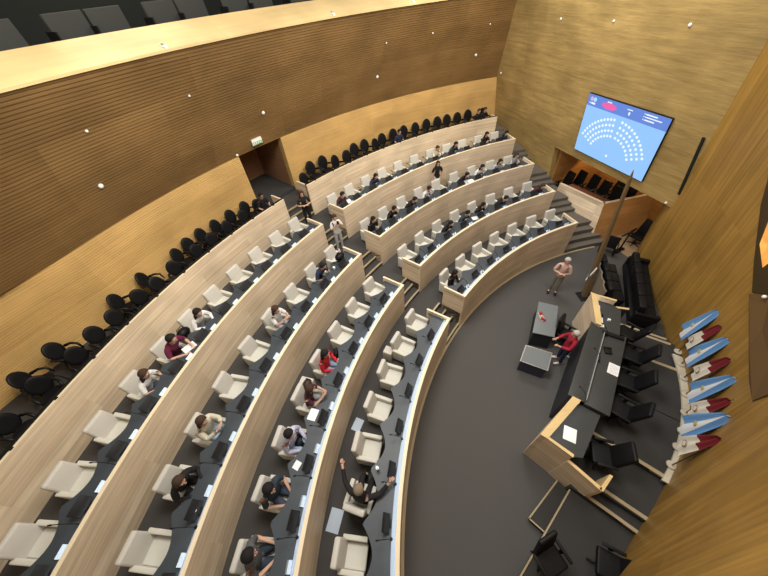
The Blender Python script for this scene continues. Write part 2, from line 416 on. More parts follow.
# ------------------------------------------------------------------ curved desk rows
SEATS = {('L', 1): (145.1, 4.66, 8), ('L', 2): (144.05, 4.22, 9), ('L', 3): (142.8, 3.84, 10), ('L', 4): (142.05, 3.14, 12),
         ('R', 1): (134.55, -4.75, 7), ('R', 2): (135.6, -4.23, 8), ('R', 3): (135.7, -3.79, 9), ('R', 4): (135.4, -3.12, 11)}
ROWN = {1: 'front', 2: 'second', 3: 'third', 4: 'fourth'}
BLK = {'L': 'near left block', 'R': 'far right block'}
LEND = 179.6
for blk in 'LR':
    for k in (1, 2, 3, 4, 5):
        a0, a1 = (AIL[k], LEND) if blk == 'L' else (AIR[k], RENDS[k])
        sg = 1 if a1 > a0 else -1; N = 72 if blk == 'L' else 60
        r, zf, pz, zb = RR[k], FF[k], PZ[k], FF[k - 1]
        if k < 5: t = thing('curved_bench_desk', f'{ROWN[k]} row curved pale wood desk with dark top, {BLK[blk]}', 'desk', (0, 0, 0))
        else: t = thing('curved_balustrade', f'tall pale wood curved balustrade in front of the black chairs, {BLK[blk]}', 'balustrade')
        mb = MB(); rev(mb, [(r, zb + .004), (r + .05, zb + .004), (r + .05, pz), (r, pz)], a0, a1, N); part('front_panel', mb, M['desk_wood'], t)
        if k < 5:
            mb = MB(); rev(mb, [(r - .006, pz), (r + .072, pz), (r + .072, pz + .018), (r - .006, pz + .018)], a0, a1, N); part('cap_rail', mb, M['cap'], t)
            s0, ds, ns = SEATS[(blk, k)]; sp = abs(ds)
            def prof(a, r=r, zf=zf, s0=s0, ds=ds, sp=sp, a0=a0, a1=a1):
                u = ((a - s0) / sp + .5) % 1 - .5
                d = .50 + .24 * (abs(u) * 2) ** 1.8
                e = min(abs(a - a0), abs(a - a1))
                if e < .6: d = .70
                return [(r + .05, zf + .70), (r + d, zf + .70), (r + d, zf + .74), (r + .05, zf + .74)]
            mb = MB(); rev(mb, prof, a0, a1 , ns * 14); part('desktop', mb, M['desktop'], t)
            mb = MB(); rev(mb, [(r + .051, pz - .018), (r + .068, pz - .018), (r + .068, pz - .004), (r + .051, pz - .004)], a0 + sg * .3, a1 - sg * .3, N); part('light_strip', mb, M['led'], t, label='thin cool white light strip under the rail')
            mb = MB(); rev(mb, [(r + .052, zf + .74), (r + .16, zf + .74), (r + .16, zf + .752), (r + .052, zf + .752)], a0 + sg * .3, a1 - sg * .3, N); part('glow_ledge', mb, M['glowledge'], t, label='pale bluish ledge added to widen the strip glow')  # pale ledge added so the strip's glow reads as a broad band
            # end panels down to the lower tier
            for aa, s in ((a0, sg), (a1, -sg)):
                w = .75; da = math.degrees(.045 / r) * s
                mb = MB(); rev(mb, [(r + .05, zb + .004), (r + w, zb + .004), (r + w, pz), (r + .05, pz)], aa, aa + da, 1); part('end_panel', mb, M['desk_wood'], t)
                mb = MB(); rev(mb, [(r - .006, pz + .001), (r + w + .006, pz + .001), (r + w + .006, pz + .019), (r - .006, pz + .019)], aa - da * .1, aa + da * 1.1, 1); part('end_cap', mb, M['cap'], t)
            # modesty panel under the top and seams
            mb = MB()
            for i in range(ns):
                am = s0 + ds * (i + .5)
                if not (min(a0, a1) + .6 < am < max(a0, a1) - .6): continue
                rev(mb, [(r + .05, zf), (r + .60, zf), (r + .60, zf + .70), (r + .05, zf + .70)], am - .08, am + .08, 1)
            part('support_panel', mb, M['desktop'], t)
        else:
            mb = MB(); rev(mb, [(r + .052, zf + .004), (r + .12, zf + .004), (r + .12, pz + .03), (r + .052, pz + .03)], a0, a1, N); part('inner_rail', mb, M['blackplastic'], t)
            mb = MB(); rev(mb, [(r - .004, pz), (r + .052, pz), (r + .052, pz + .012), (r - .004, pz + .012)], a0, a1, N); part('cap_rail', mb, M['cap'], t)
            for i in range(int(abs(a1 - a0) / 3)):
                am = a0 + sg * (1.5 + 3 * i); hb = MB(); rev(hb, [(r + .01, pz + .012), (r + .08, pz + .012), (r + .08, pz + .05), (r + .01, pz + .05)], am - .1, am + .1, 1); part('rail_clip', hb, M['blackplastic'], t)
            aa = a0; da = math.degrees(.05 / r) * sg
            mb = MB(); rev(mb, [(r + .05, zb + .004), (r + .65, zb + .004), (r + .65, pz), (r + .05, pz)], aa, aa + da, 1); part('end_panel', mb, M['desk_wood'], t)
            mb = MB(); rev(mb, [(r + .05, pz + .001), (r + .65, pz + .001), (r + .65, pz + .014), (r + .05, pz + .014)], aa, aa + da, 1); part('end_cap', mb, M['cap'], t)
            if blk == 'R':
                mb = MB(); rev(mb, [(r + .05, zb + .004), (r + .5, zb + .004), (r + .5, pz), (r + .05, pz)], a1, a1 - da, 1); part('end_panel', mb, M['desk_wood'], t)
#SPLIT
# ------------------------------------------------------------------ seat furniture
ORD = ['first', 'second', 'third', 'fourth', 'fifth', 'sixth', 'seventh', 'eighth', 'ninth', 'tenth', 'eleventh', 'twelfth', 'thirteenth', 'fourteenth', 'fifteenth', 'sixteenth', 'seventeenth', 'eighteenth', 'nineteenth', 'twentieth', 'twenty-first', 'twenty-second', 'twenty-third', 'twenty-fourth']
def make_armchair():
    "local +x is forward, origin on the floor"
    t = thing('armchair', 'x', 'armchair')
    mb = MB(); mb.box((.03, 0, .385), (.56, .50, .15)); part('seat', mb, M['fabric'], t, .035, 3)
    rot = Matrix.Rotation(R_(-11), 3, 'Y')
    mb = MB(); mb.box((-.30, 0, .66), (.16, .60, .62), rot, 0, .92); part('backrest', mb, M['fabric_back'], t, .055, 3)
    for s in (-1, 1):
        mb = MB(); mb.box((.00, s * .305, .385), (.60, .11, .49)); part('armrest', mb, M['fabric'], t, .03, 3)
    mb = MB(); mb.tube([(0, 0, .04), (0, 0, .31)], .04, 10); mb.tube([(0, 0, .012), (0, 0, .04)], [.24, .22], 20); part('base', mb, M['chrome'], t)
    return proto(t)
ARM = make_armchair(); ARM.scale = (.82, .82, .86)
def make_monitor():
    t = thing('desk_monitor', 'x', 'monitor'); rot = Matrix.Rotation(R_(-38), 3, 'Y')
    mb = MB(); mb.box((0, 0, .11), (.022, .31, .20), rot); part('housing', mb, M['blackplastic'], t, .006)
    mb = MB(); mb.box(Vector((0, 0, .11)) + rot @ Vector((-.0125, 0, 0)), (.003, .28, .17), rot); part('display', mb, M['glassdark'], t)
    mb = MB(); mb.box((.03, 0, .035), (.10, .10, .012), None); mb.box((.02, 0, .06), (.02, .06, .07), rot); mb.box((.03, 0, .012), (.13, .14, .022)); part('stand', mb, M['blackplastic'], t, .003)
    return proto(t)
MON = make_monitor()
mb = MB(); mb.tube([(0, 0, .0), (0, 0, .02)], .03, 10); mb.tube([(0, 0, .02), (-.03, 0, .16), (-.12, 0, .27), (-.22, 0, .31)], .007, 6); mb.tube([(-.22, 0, .31), (-.27, 0, .315)], .013, 8)
MIC = mb.mesh('microphone', M['blackplastic'])
mb = MB(); mb.prism([(-.035, -.10), (.035, -.10), (.0, -.10)], 0, .001); mb = MB()
for s in (-1, 1): mb.face([(0, -.09, .075), (0, .09, .075), (s * .05, .09, 0), (s * .05, -.09, 0)]); mb.face([(0, .09, .0725), (0, -.09, .0725), (s * .048, -.09, 0), (s * .048, .09, 0)])
CARD = mb.mesh('name_card', M['card'], weld=False)
used = set()
ROT = {('L', 1, 5): 80}     # the chair turned round
def radial(r, a, z): return P(r, a, z), R_(a + 180)   # +x points to the hall centre
CHAIRR = {1: .88, 2: .86, 3: .93, 4: .96}
OCC = {}
def place(kind, blk, k, i, ns, n_all):
    pass
def seatname(blk, k, i):
    return f'{ROWN[k]} row, {"near" if blk == "L" else "far"} block, {ORD[i]} from the aisle'
PEOPLE = []
for (blk, k), (s0, ds, ns) in SEATS.items():
    for i in range(ns):
        a = s0 + ds * i
        if blk == 'L' and a > 178.6: continue
        z = FF[k]; sn = seatname(blk, k, i)
        p, rz = radial(RR[k] + CHAIRR[k], a, z)
        jit = random.uniform(-4, 4)
        if (blk, k, i) in ROT: jit = ROT[(blk, k, i)]
        lab = f'ivory armchair, {sn}'
        if 'c' in used: dup(ARM, p, rz + R_(jit), lab, 'ivory armchairs along the desk rows')
        else: used.add('c'); ARM.location = p; ARM.rotation_euler = (0, 0, rz + R_(jit)); ARM['label'] = lab; ARM['group'] = 'ivory armchairs along the desk rows'
        off = 1.35 / (RR[k] + .25) * 57.3 / 57.3
        da = math.degrees(.40 / (RR[k] + .25))
        am = a + da; hi = max(AIR[k], RENDS[k]) if blk == 'R' else 999
        am = min(am, hi - 1.2) if blk == 'R' else am
        p, rz = radial(RR[k] + .27, am, z + .74)
        lab = f'black tilted desk monitor, {sn}'
        if 'm' in used: dup(MON, p, rz, lab, 'desk monitors')
        else: used.add('m'); MON.location = p; MON.rotation_euler = (0, 0, rz); MON['label'] = lab; MON['group'] = 'desk monitors'
        p, rz = radial(RR[k] + .16, am + math.degrees(.22 / RR[k]) if blk == 'L' else am - math.degrees(.30 / RR[k]), z + .74)
        o = link('microphone', MIC, None, p, rz + R_(12)); tag(o, f'thin black gooseneck microphone, {sn}', 'microphone', 'desk microphones')
        if k > 1 or blk == 'R':
            p, rz = radial(RR[k] + .21, am - math.degrees(.30 / RR[k]), z + .741)
            o = link('name_card', CARD, None, p, rz); tag(o, f'pale folded name card by the rail, {sn}', 'name card', 'folded name cards')
        if (blk, k, i) == ('L', 1, 0): pass

# black round-backed chairs
def make_round_chair():
    t = thing('round_back_chair', 'x', 'chair')
    mb = MB(); mb.tube([(0.02, 0, .40), (0.02, 0, .42), (0.02, 0, .47), (.02, 0, .485)], [.20, .24, .25, .21], 18); part('seat', mb, M['black'], t)
    rot = Matrix.Rotation(R_(-14), 3, 'Y'); mb = MB(); rings = []
    for w, d in ((.17, -.035), (.225, -.02), (.235, .01), (.20, .035), (.10, .02)):
        q = []
        for j in range(20):
            an = 2 * math.pi * j / 20; y = w * math.cos(an); zz = w * 1.25 * math.sin(an)
            q.append(rot @ Vector((d + .35 * y * y, y, zz)) + Vector((-.27, 0, .72)))
        rings.append(q)
    mb.sweep(rings, True, True); part('backrest', mb, M['black'], t)
    for s in (-1, 1):
        mb = MB(); mb.tube([(-.22, s * .25, .62), (-.05, s * .29, .66), (.15, s * .27, .65), (.20, s * .25, .45)], [.045, .035, .035, .02], 8); part('armrest', mb, M['blackplastic'], t)
    for sx in (-1, 1):
        for sy in (-1, 1):
            mb = MB(); mb.tube([(sx * .16 + .02, sy * .17, .42), (sx * .22 + .02, sy * .22, 0.0)], .014, 6); part('leg', mb, M['blackplastic'], t)
    return proto(t)
RC = make_round_chair(); RC.scale = (.86, .86, .86)
BR = [(18.32, 135.5, 0), (18.62, 133.5, 0), (18.62, 131.5, 0), (18.22, 130.2, 8), (18.2, 128.4, 0), (18.55, 126.3, 0), (18.55, 124.5, 0), (18.25, 123.1, 10), (18.5, 121.5, 0), (18.6, 119.3, 0), (18.6, 117.4, 0), (18.55, 115.4, 0), (18.6, 113.3, 0), (18.56, 111.4, 0), (18.54, 109.7, 0), (18.5, 107.9, 0), (18.55, 105.9, 0), (18.4, 103.6, 0)]
BL = [(18.30, 168.2, 0), (19.2, 170.3, 0), (19.15, 165.3, 20), (18.4, 165.9, -10), (18.95, 163.2, 10), (18.22, 163.5, -8), (18.3, 161.6, 0), (18.98, 158.3, 15), (18.25, 159.9, 0), (18.22, 157.8, -10), (18.72, 155.6, 20), (18.12, 156.0, 0), (18.6, 152.3, 10), (18.2, 154.1, -12), (18.7, 150.9, 0), (18.15, 151.3, 0), (18.72, 149.2, 5), (18.15, 149.5, -6), (18.65, 147.5, 5), (18.2, 147.2, 0), (18.65, 145.6, 0), (18.2, 145.0, 0), (18.62, 143.7, 0), (18.3, 142.7, 0)]
for nm, lst in (('far right side from the doorway', BR), ('near left side from the picture corner', BL)):
    for i, (r, a, j) in enumerate(lst):
        RC.scale = (.86, .86, .86) if lst is BL else (.92, 1.02, 1.0); p, rz = radial(min(r, 18.72 + rwall(a) * .4) - .02, a, FF[5]); lab = f'black round-backed chair behind the balustrade, {ORD[i]} on the {nm}'
        if 'r' in used: dup(RC, p, rz + R_(j * 1.5), lab, 'black round-backed chairs behind the balustrades')
        else: used.add('r'); RC.location = p; RC.rotation_euler = (0, 0, rz + R_(j)); RC['label'] = lab; RC['group'] = 'black round-backed chairs behind the balustrades'

# upper gallery seats seen over the ledge
def make_gallery_seat():
    t = thing('gallery_seat', 'x', 'gallery seat')
    mb = MB(); mb.box((0, 0, .70), (.10, .86, .60), Matrix.Rotation(R_(-6), 3, 'Y')); part('backrest', mb, M['grey_seat'], t, .02)
    mb = MB(); mb.box((.25, 0, .42), (.50, .92, .10)); part('seat', mb, M['grey_seat'], t, .02)
    mb = MB(); mb.box((.1, -.48, .45), (.5, .035, .5)); part('armrest', mb, M['blackplastic'], t)
    mb = MB(); mb.box((.2, 0, .2), (.08, .8, .38)); part('base', mb, M['blackplastic'], t)
    return proto(t)
GS = make_gallery_seat(); gi = 0
for i in range(14):
    a = 118.0 + 6.6 * (i // 2) + 2.55 * (i % 2)
    p, rz = radial(20.7, a, 7.50); lab = f'grey upper gallery seat back beyond the ledge, {ORD[i]} from the far end'
    if i == 0: GS.location = p; GS.rotation_euler = (0, 0, rz); GS['label'] = lab; GS['group'] = 'grey upper gallery seats'
    else: dup(GS, p, rz, lab, 'grey upper gallery seats')
mb = MB(); rev(mb, [(20.0, 7.3), (21.6, 7.3), (21.6, 7.40), (20.0, 7.40)], 95, AMAX, 40); struct('floor_gallery_step', mb, M['darkwall'])

# ------------------------------------------------------------------ stage
def SP(mb, pts, z0, z1, mi=0, top=None): mb.prism([S(a, t).xy for a, t in pts], z0, z1, mi, top)
TC = .25
# levels: centre .75, clerks .6, step .45, wings .3 (mirrored about TC)
def mt(pts, s): return [(a, TC + s * (t - TC)) for a, t in (pts if s > 0 else pts[::-1])]
for s in (1, -1):
    mb = MB(); SP(mb, mt([(4.3, TC - .01), (7.05, TC - .01), (7.05, TC + 1.45), (4.3, TC + 1.62)], s), 0, .75); struct('floor_stage', mb, M['stage'])
    mb = MB(); SP(mb, mt([(4.3, TC + 1.62), (7.05, TC + 1.45), (7.4, TC + 2.5), (4.5, TC + 2.62)], s), 0, .60); struct('floor_stage', mb, M['stage'])
    mb = MB(); SP(mb, mt([(4.5, TC + 2.6), (6.5, TC + 2.5), (6.45, TC + 2.78), (4.5, TC + 2.9)], s), 0, .45); struct('floor_stage', mb, M['stage'])
    mb = MB(); SP(mb, mt([(4.6, TC + 2.85), (6.40, TC + 2.78), (6.9, TC + 5.4 if s < 0 else TC + 5.3), (4.9, TC + 5.6)], s), 0, .30); struct('floor_stage', mb, M['stage'])
    mb = MB(); SP(mb, mt([(6.37, TC + 2.8), (6.64, TC + 2.7), (6.95, TC + 3.8), (6.60, TC + 3.87)], s), 0, .15); struct('floor_stage', mb, M['stage'])
    # pale nosings
    mb = MB()
    SP(mb, mt([(4.9, TC + 1.50), (6.45, TC + 1.39), (6.45, TC + 1.46), (4.9, TC + 1.59)], s), .70, .758)
    SP(mb, mt([(5.05, TC + 2.50), (6.05, TC + 2.44), (6.05, TC + 2.51), (5.05, TC + 2.58)], s), .55, .608)
    SP(mb, mt([(5.1, TC + 2.80), (6.3, TC + 2.70), (6.3, TC + 2.77), (5.1, TC + 2.87)], s), .40, .458)
    struct('trim_nosing', mb, M['nosing'])
    mb = MB()
    SP(mb, mt([(6.40, TC + 2.78), (6.43, TC + 2.78), (6.93, TC + 5.3), (6.9, TC + 5.3)], s), .27, .306)
    SP(mb, mt([(6.64, TC + 2.7), (6.67, TC + 2.7), (6.98, TC + 3.82), (6.95, TC + 3.82)], s), .12, .156)
    SP(mb, mt([(6.60, TC + 3.87), (6.60, TC + 3.84), (6.97, TC + 3.79), (6.97, TC + 3.82)], s), .12, .156)
    struct('trim_metal', mb, M['nosing'])
mb = MB(); SP(mb, [(7.02, 1.17), (7.36, 1.22), (7.36, 1.26), (7.02, 1.21)], 0, .006); struct('trim_floor_line', mb, M['white'])
# pale curved flag plinth
mb = MB(); po = []; pi = []
for i in range(13):
    t = -1.42 + 3.7 * i / 12; a = 4.76 + .092 * ((t - .35) / 1) ** 2 * .9; po.append((a, t)); pi.append((wsm(t) - .05, t))
pi = [(min(x[0], y[0] - .12), x[1]) for x, y in zip(pi, po)]
SP(mb, pi + po[::-1], .75, .80); o = link('flag_plinth', mb.mesh('flag_plinth', M['stone'])); tag(o, 'pale curved plinth carrying the flag poles against the amber wall', 'plinth')

# president's desk: straight dark desk with raised front shelf
t = thing('presidency_desk', 'long straight charcoal desk with raised front shelf between the two wooden desks', 'desk', S(6.8, TC, 0))
def lp(mb, obj_origin, pts, z0, z1): mb.prism([(S(a, q) - obj_origin).xy for a, q in pts], z0, z1)
O_ = S(6.8, TC, 0)
mb = MB(); lp(mb, O_, [(6.98, -1.02), (7.22, -.98), (7.24, 1.52), (6.98, 1.40)], .004, 1.46); part('front_panel', mb, M['greyside'], t)
mb = MB(); lp(mb, O_, [(6.90, -1.0), (7.26, -1.02), (7.27, 1.57), (6.92, 1.36)], 1.46, 1.50); part('front_shelf', mb, M['presdesk'], t, .006)
mb = MB(); lp(mb, O_, [(6.36, -1.0), (6.89, -1.0), (6.91, 1.40), (6.38, 1.55)], 1.40, 1.45); part('desktop', mb, M['presdesk'], t, .006)
mb = MB(); lp(mb, O_, [(6.885, -.95), (6.90, -.95), (6.92, 1.3), (6.905, 1.3)], 1.45, 1.56); part('glass_edge', mb, plain('pale_glass', (.35, .37, .37), .1, spec=.8), t)
for q in (-.95, .25, 1.45):
    mb = MB(); lp(mb, O_, [(6.42, q - .03), (6.88, q - .03), (6.88, q + .03), (6.42, q + .03)], .75, 1.40); part('support_panel', mb, M['greyside'], t)
# wooden side desks
for s, lab in ((-1, 'pale wood clerk desk with dark top and white paper, nearest the picture bottom'), (1, 'pale wood clerk desk with dark top crowded with small devices, beside the tall mast')):
    O_ = S(6.9, TC + s * 1.9, 0); t = thing('clerk_desk', lab, 'desk', O_)
    T = lambda pts: [(a, TC + s * q) for a, q in (pts if s > 0 else pts[::-1])]
    t0, t1 = (1.27, 2.53) if s < 0 else (1.30, 2.44)
    mb = MB(); lp(mb, O_, T([(7.02, t0), (7.14, t0), (7.50, t1), (7.40, t1)]), .004, 1.50); part('front_panel', mb, M['desk_wood'], t)
    mb = MB(); lp(mb, O_, T([(6.98, t0 - .01), (7.16, t0 - .01), (7.52, t1 + .015), (7.36, t1 + .015)]), 1.50, 1.52); part('front_rail', mb, M['rim'], t)
    mb = MB(); lp(mb, O_, T([(6.84, t1 + .08), (7.40, t1), (7.40, t1 - .05), (6.84, t1 + .03)]), .004, 1.50); part('side_panel', mb, M['desk_wood'], t)
    mb = MB(); lp(mb, O_, T([(6.83, t1 + .09), (7.41, t1 + .01), (7.41, t1 - .05), (6.83, t1 + .02)]), 1.50, 1.515); part('side_rail', mb, M['rim'], t)
    ae = 6.17 if s < 0 else 6.42
    mb = MB(); lp(mb, O_, T([(ae, t1 + .26), (6.84, t1 + .09), (6.84, t1 + .04), (ae, t1 + .21)]), .004, 1.20); part('return_panel', mb, M['desk_wood'], t)
    mb = MB(); lp(mb, O_, T([(ae - .02, t1 + .275), (6.84, t1 + .10), (6.84, t1 + .03), (ae - .02, t1 + .20)]), 1.20, 1.215); part('return_rail', mb, M['rim'], t)
    mb = MB(); lp(mb, O_, T([(ae, t1 + .205), (6.83, t1 + .035), (6.83, t1 + .02), (ae, t1 + .19)]), .6, 1.195); part('inner_liner', mb, M['greyside'], t)
    if s < 0: mb = MB(); lp(mb, O_, T([(6.12, t1 + .26), (6.19, t1 + .25), (6.07, t1 - .15), (6.01, t1 - .15)]), .5, 1.215); part('end_panel', mb, M['rim'], t)
    mb = MB(); lp(mb, O_, T([(6.50, t0), (7.02, t0), (7.38, t1), (6.84, t1 + .02), (6.62, t1 - .1)]), 1.30, 1.34); part('desktop', mb, M['presdesk'], t)
    mb = MB(); lp(mb, O_, T([(6.995, t0 + .05), (7.01, t0 + .05), (7.36, t1 - .08), (7.345, t1 - .08)]), 1.46, 1.485); part('light_strip', mb, M['led'], t)
# chairs of the presidency
def make_exec():
    t = thing('executive_chair', 'x', 'chair')
    mb = MB(); mb.box((0, 0, .48), (.54, .54, .13)); part('seat', mb, M['black'], t, .04, 3)
    mb = MB(); mb.box((-.30, 0, .86), (.12, .54, .74), Matrix.Rotation(R_(-14), 3, 'Y'), 0, .88); part('backrest', mb, M['black'], t, .05, 3)
    for s in (-1, 1):
        mb = MB(); mb.box((.0, s * .32, .66), (.46, .07, .05)); mb.box((.0, s * .32, .55), (.08, .05, .22)); part('armrest', mb, M['blackplastic'], t, .015)
    mb = MB(); mb.tube([(0, 0, .08), (0, 0, .42)], .03, 8)
    for k in range(5):
        a = 2 * math.pi * k / 5; mb.tube([(0, 0, .1), (.3 * math.cos(a), .3 * math.sin(a), .05)], [.03, .018], 6)
    part('base', mb, M['blackplastic'], t)
    return proto(t)
EX = make_exec(); EX.scale = (.85, .85, .88); fa = math.atan2(EA.y, EA.x)
ex = [(6.10, 1.22, .75, 0, 'first of three black presidency chairs, nearest the sofa'), (6.10, .34, .75, 5, 'middle one of three black presidency chairs'), (6.09, -.52, .75, -6, 'last of three black presidency chairs, nearest the papered clerk desk'),
      (6.2, -1.72, .60, 18, 'black chair at the papered clerk desk, between step nosings'), (6.25, 2.1, .60, -15, 'black chair at the clerk desk crowded with devices'),
      (5.62, -3.55, .30, 8, 'black chair by the amber wall at the bottom edge of the picture'), (5.7, -4.4, .30, 0, 'black chair on the low platform beyond the bottom corner'), (6.55, -4.1, .30, 150, 'black high-backed chair with its back to the low platform rail'), (7.6, 1.65, 0, 170, 'black chair behind the small grey table with the red object')]
for i, (a, q, z, r, lab) in enumerate(ex):
    if i == 0: EX.location = S(a, q, z); EX.rotation_euler = (0, 0, fa + R_(r)); EX['label'] = lab
    else: dup(EX, S(a, q, z), fa + R_(r), lab)
# paper, phone, devices
def sheet(name, a, q, z, w, l, rot, mat, label, cat, th=.004):
    mb = MB(); mb.box((0, 0, th / 2), (w, l, th)); o = link(name, mb.mesh(name, mat), None, S(a, q, z), fa + R_(rot)); tag(o, label, cat); return o
o = sheet('paper_sheet', 6.50, .31, 1.45, .24, .34, 0, M['paper'], 'white printed sheet on the long charcoal presidency desk', 'paper')
mb = MB()
for r in range(6): mb.box((-.085 + r * .03, 0, .0045), (.008, .26, .001))
part('printed_lines', mb, plain('grey_print', (.45, .45, .47), .8), o)
sheet('paper_sheet', 6.96, -1.84, 1.34, .26, .32, 8, M['paper'], 'white sheet lying on the wooden clerk desk at the bottom', 'paper')
mb = MB(); mb.box((0, 0, .03), (.16, .20, .05)); o = link('desk_telephone', mb.mesh('desk_telephone', M['blackplastic'], .012), None, S(6.72, .80, 1.45), fa + .4)
tag(o, 'black desk telephone beside the printed sheet on the presidency desk', 'telephone'); mb = MB(); mb.box((.0, -.06, .065), (.17, .04, .03)); part('handset', mb, M['black'], o, .01)
for a, q, lab in ((6.90, -.93, 'short black microphone at the lower end of the presidency desk'), (6.84, .35, 'short black microphone lying in front of the printed sheet'), (6.84, 1.28, 'short black microphone at the sofa end of the presidency desk')):
    o = link('microphone', MIC, None, S(a, q, 1.45), fa + 2.8); tag(o, lab, 'microphone')
mb = MB(); mb.box((0, 0, .03), (.11, .52, .06)); o = link('equipment_rack', mb.mesh('equipment_rack', M['blackplastic'], .01), None, S(6.70, 1.38, 1.452), fa + R_(96)); tag(o, 'long black equipment bar where the presidency desk meets the wooden desk', 'equipment')
dv = [(7.20, 2.32, .10, .16, M['card'], 'pale blue device at the mast end of the crowded clerk desk'), (7.08, 2.05, .12, .10, M['blackplastic'], 'black box second from the mast on the crowded clerk desk'), (7.02, 1.85, .06, .2, M['card'], 'thin violet device in the middle of the crowded clerk desk'), (6.98, 1.66, .10, .12, M['white'], 'white box at the inner end of the crowded clerk desk'), (6.85, 2.0, .08, .05, M['white'], 'tiny white cup on the crowded clerk desk')]
for a, q, w, l, m, lab in dv:
    mb = MB(); mb.box((0, 0, .035), (w, l, .07)); o = link('desk_device', mb.mesh('desk_device', m, .01), None, S(a, q, 1.34), fa + .2); tag(o, lab, 'device')

# small tables on the chamber floor
O_ = S(8.3, 1.7, 0); t = thing('side_table', 'small grey-topped table with black sides and a red object on it', 'table', O_)
mb = MB(); lp(mb, O_, [(8.48, .93), (8.70, 2.28), (8.12, 2.42), (7.88, 1.12)], .70, .73); part('tabletop', mb, M['greytop'], t, .006)
mb = MB(); lp(mb, O_, [(8.44, .98), (8.65, 2.24), (8.58, 2.26), (8.37, 1.0)], .0, .70); part('front_panel', mb, M['greyside'], t)
mb = MB(); lp(mb, O_, [(7.90, 1.15), (8.44, .98), (8.45, 1.03), (7.91, 1.20)], .0, .70); part('side_panel', mb, M['greyside'], t)
mb = MB(); lp(mb, O_, [(8.12, 2.33), (8.64, 2.20), (8.65, 2.25), (8.13, 2.38)], .0, .70); part('side_panel', mb, M['greyside'], t)
O_ = S(8.1, .25, 0); t = thing('low_table', 'low dark box table with light-edged grey top, beside the man in red', 'table', O_)
mb = MB(); lp(mb, O_, [(8.46, -.12), (8.50, .51), (7.76, .67), (7.70, .0)], .54, .555); part('top_edge', mb, M['chrome'], t)
mb = MB(); lp(mb, O_, [(8.44, -.09), (8.475, .485), (7.785, .64), (7.73, .02)], .553, .562); part('tabletop', mb, M['greytop'], t)
mb = MB(); lp(mb, O_, [(8.42, -.08), (8.46, .48), (7.79, .63), (7.74, .03)], .0, .54); part('body', mb, plain('navy_grey_panel', (.045, .045, .075), .6), t)
t = thing('red_object', 'small red and cream floral ornament on the grey side table', 'ornament', S(8.42, 1.65, .73))
red = plain('red_cloth', (.45, .03, .04), .7)
mb = MB()
for x, y, z, r in ((0, .12, .07, .055), (.03, .16, .06, .045), (-.03, -.08, .06, .05), (.02, -.12, .05, .045)): mb.ball((x, y, z), r, 8, 6)
part('red_petals', mb, red, t)
mb = MB(); mb.box((0, .02, .012), (.12, .34, .02)); mb.ball((.0, .03, .05), (.035, .05, .03), 8, 6); part('cream_base', mb, plain('cream_base', (.6, .5, .42), .6), t)

# sofas near the presidency
def sofa(name, pa, pb, z, lab, depth=.78, n=5, flip=False, back=M['black']):
    A = S(*pa, z); B = S(*pb, z); d = (B - A); L = d.length; rz = math.atan2(d.y, d.x)
    t = thing(name, lab, 'sofa', A, rz); s = -1 if flip else 1
    mb = MB(); mb.box((L / 2, 0, .16), (L, depth, .24)); part('base', mb, back, t, .02)
    for i in range(n):
        w = L / n; mb = MB(); mb.box((w * (i + .5), s * .10, .36), (w - .02, depth - .24, .17)); part('seat_cushion', mb, M['black'], t, .04, 3)
        mb = MB(); mb.box((w * (i + .5), -s * (depth / 2 - .13), .60), (w - .02, .20, .50), Matrix.Rotation(s * R_(8), 3, 'X')); part('back_cushion', mb, M['black'], t, .05, 3)
    for x in (.0, L):
        mb = MB(); mb.box((x, 0, .32), (.14, depth, .54)); part('armrest', mb, M['black'], t, .04, 3)
    return t
sofa('long_sofa', (5.80, 3.35), (6.33, 6.10), .30, 'long black leather sofa with five seats against the amber wall', .66, 5, flip=True)
# bench of seats with pale scalloped back panel
A = S(6.72, 3.75, .30); B = S(7.28, 5.55, .30); d = B - A; L = d.length; rz = math.atan2(d.y, d.x)
t = thing('seat_bench', 'row of black seats with a pale scalloped rear panel, beside the leaning mast', 'bench', A, rz)
mb = MB(); pts = [(0, .0)]
rings = []
for i in range(33):
    x = L * i / 32; y = .30 + .05 * abs(math.sin(math.pi * 4 * i / 32)); rings.append([(x, y, -.28), (x, y + .04, -.28), (x, y + .04, .66), (x, y, .66)])
mb.sweep(rings, True, True, 0, False); part('rear_panel', mb, plain('grey_beige_panel', (.20, .17, .13), .6), t)
for i in range(4):
    w = L / 4; mb = MB(); mb.box((w * (i + .5), .16, .52), (w - .03, .16, .52), Matrix.Rotation(R_(-10), 3, 'X')); part('backrest', mb, M['black'], t, .05, 3)
    mb = MB(); mb.box((w * (i + .5), -.12, .26), (w - .03, .48, .20)); part('seat', mb, M['black'], t, .04, 3)
mb = MB(); mb.box((L / 2, 0, .08), (L, .5, .16)); part('base', mb, M['blackplastic'], t)

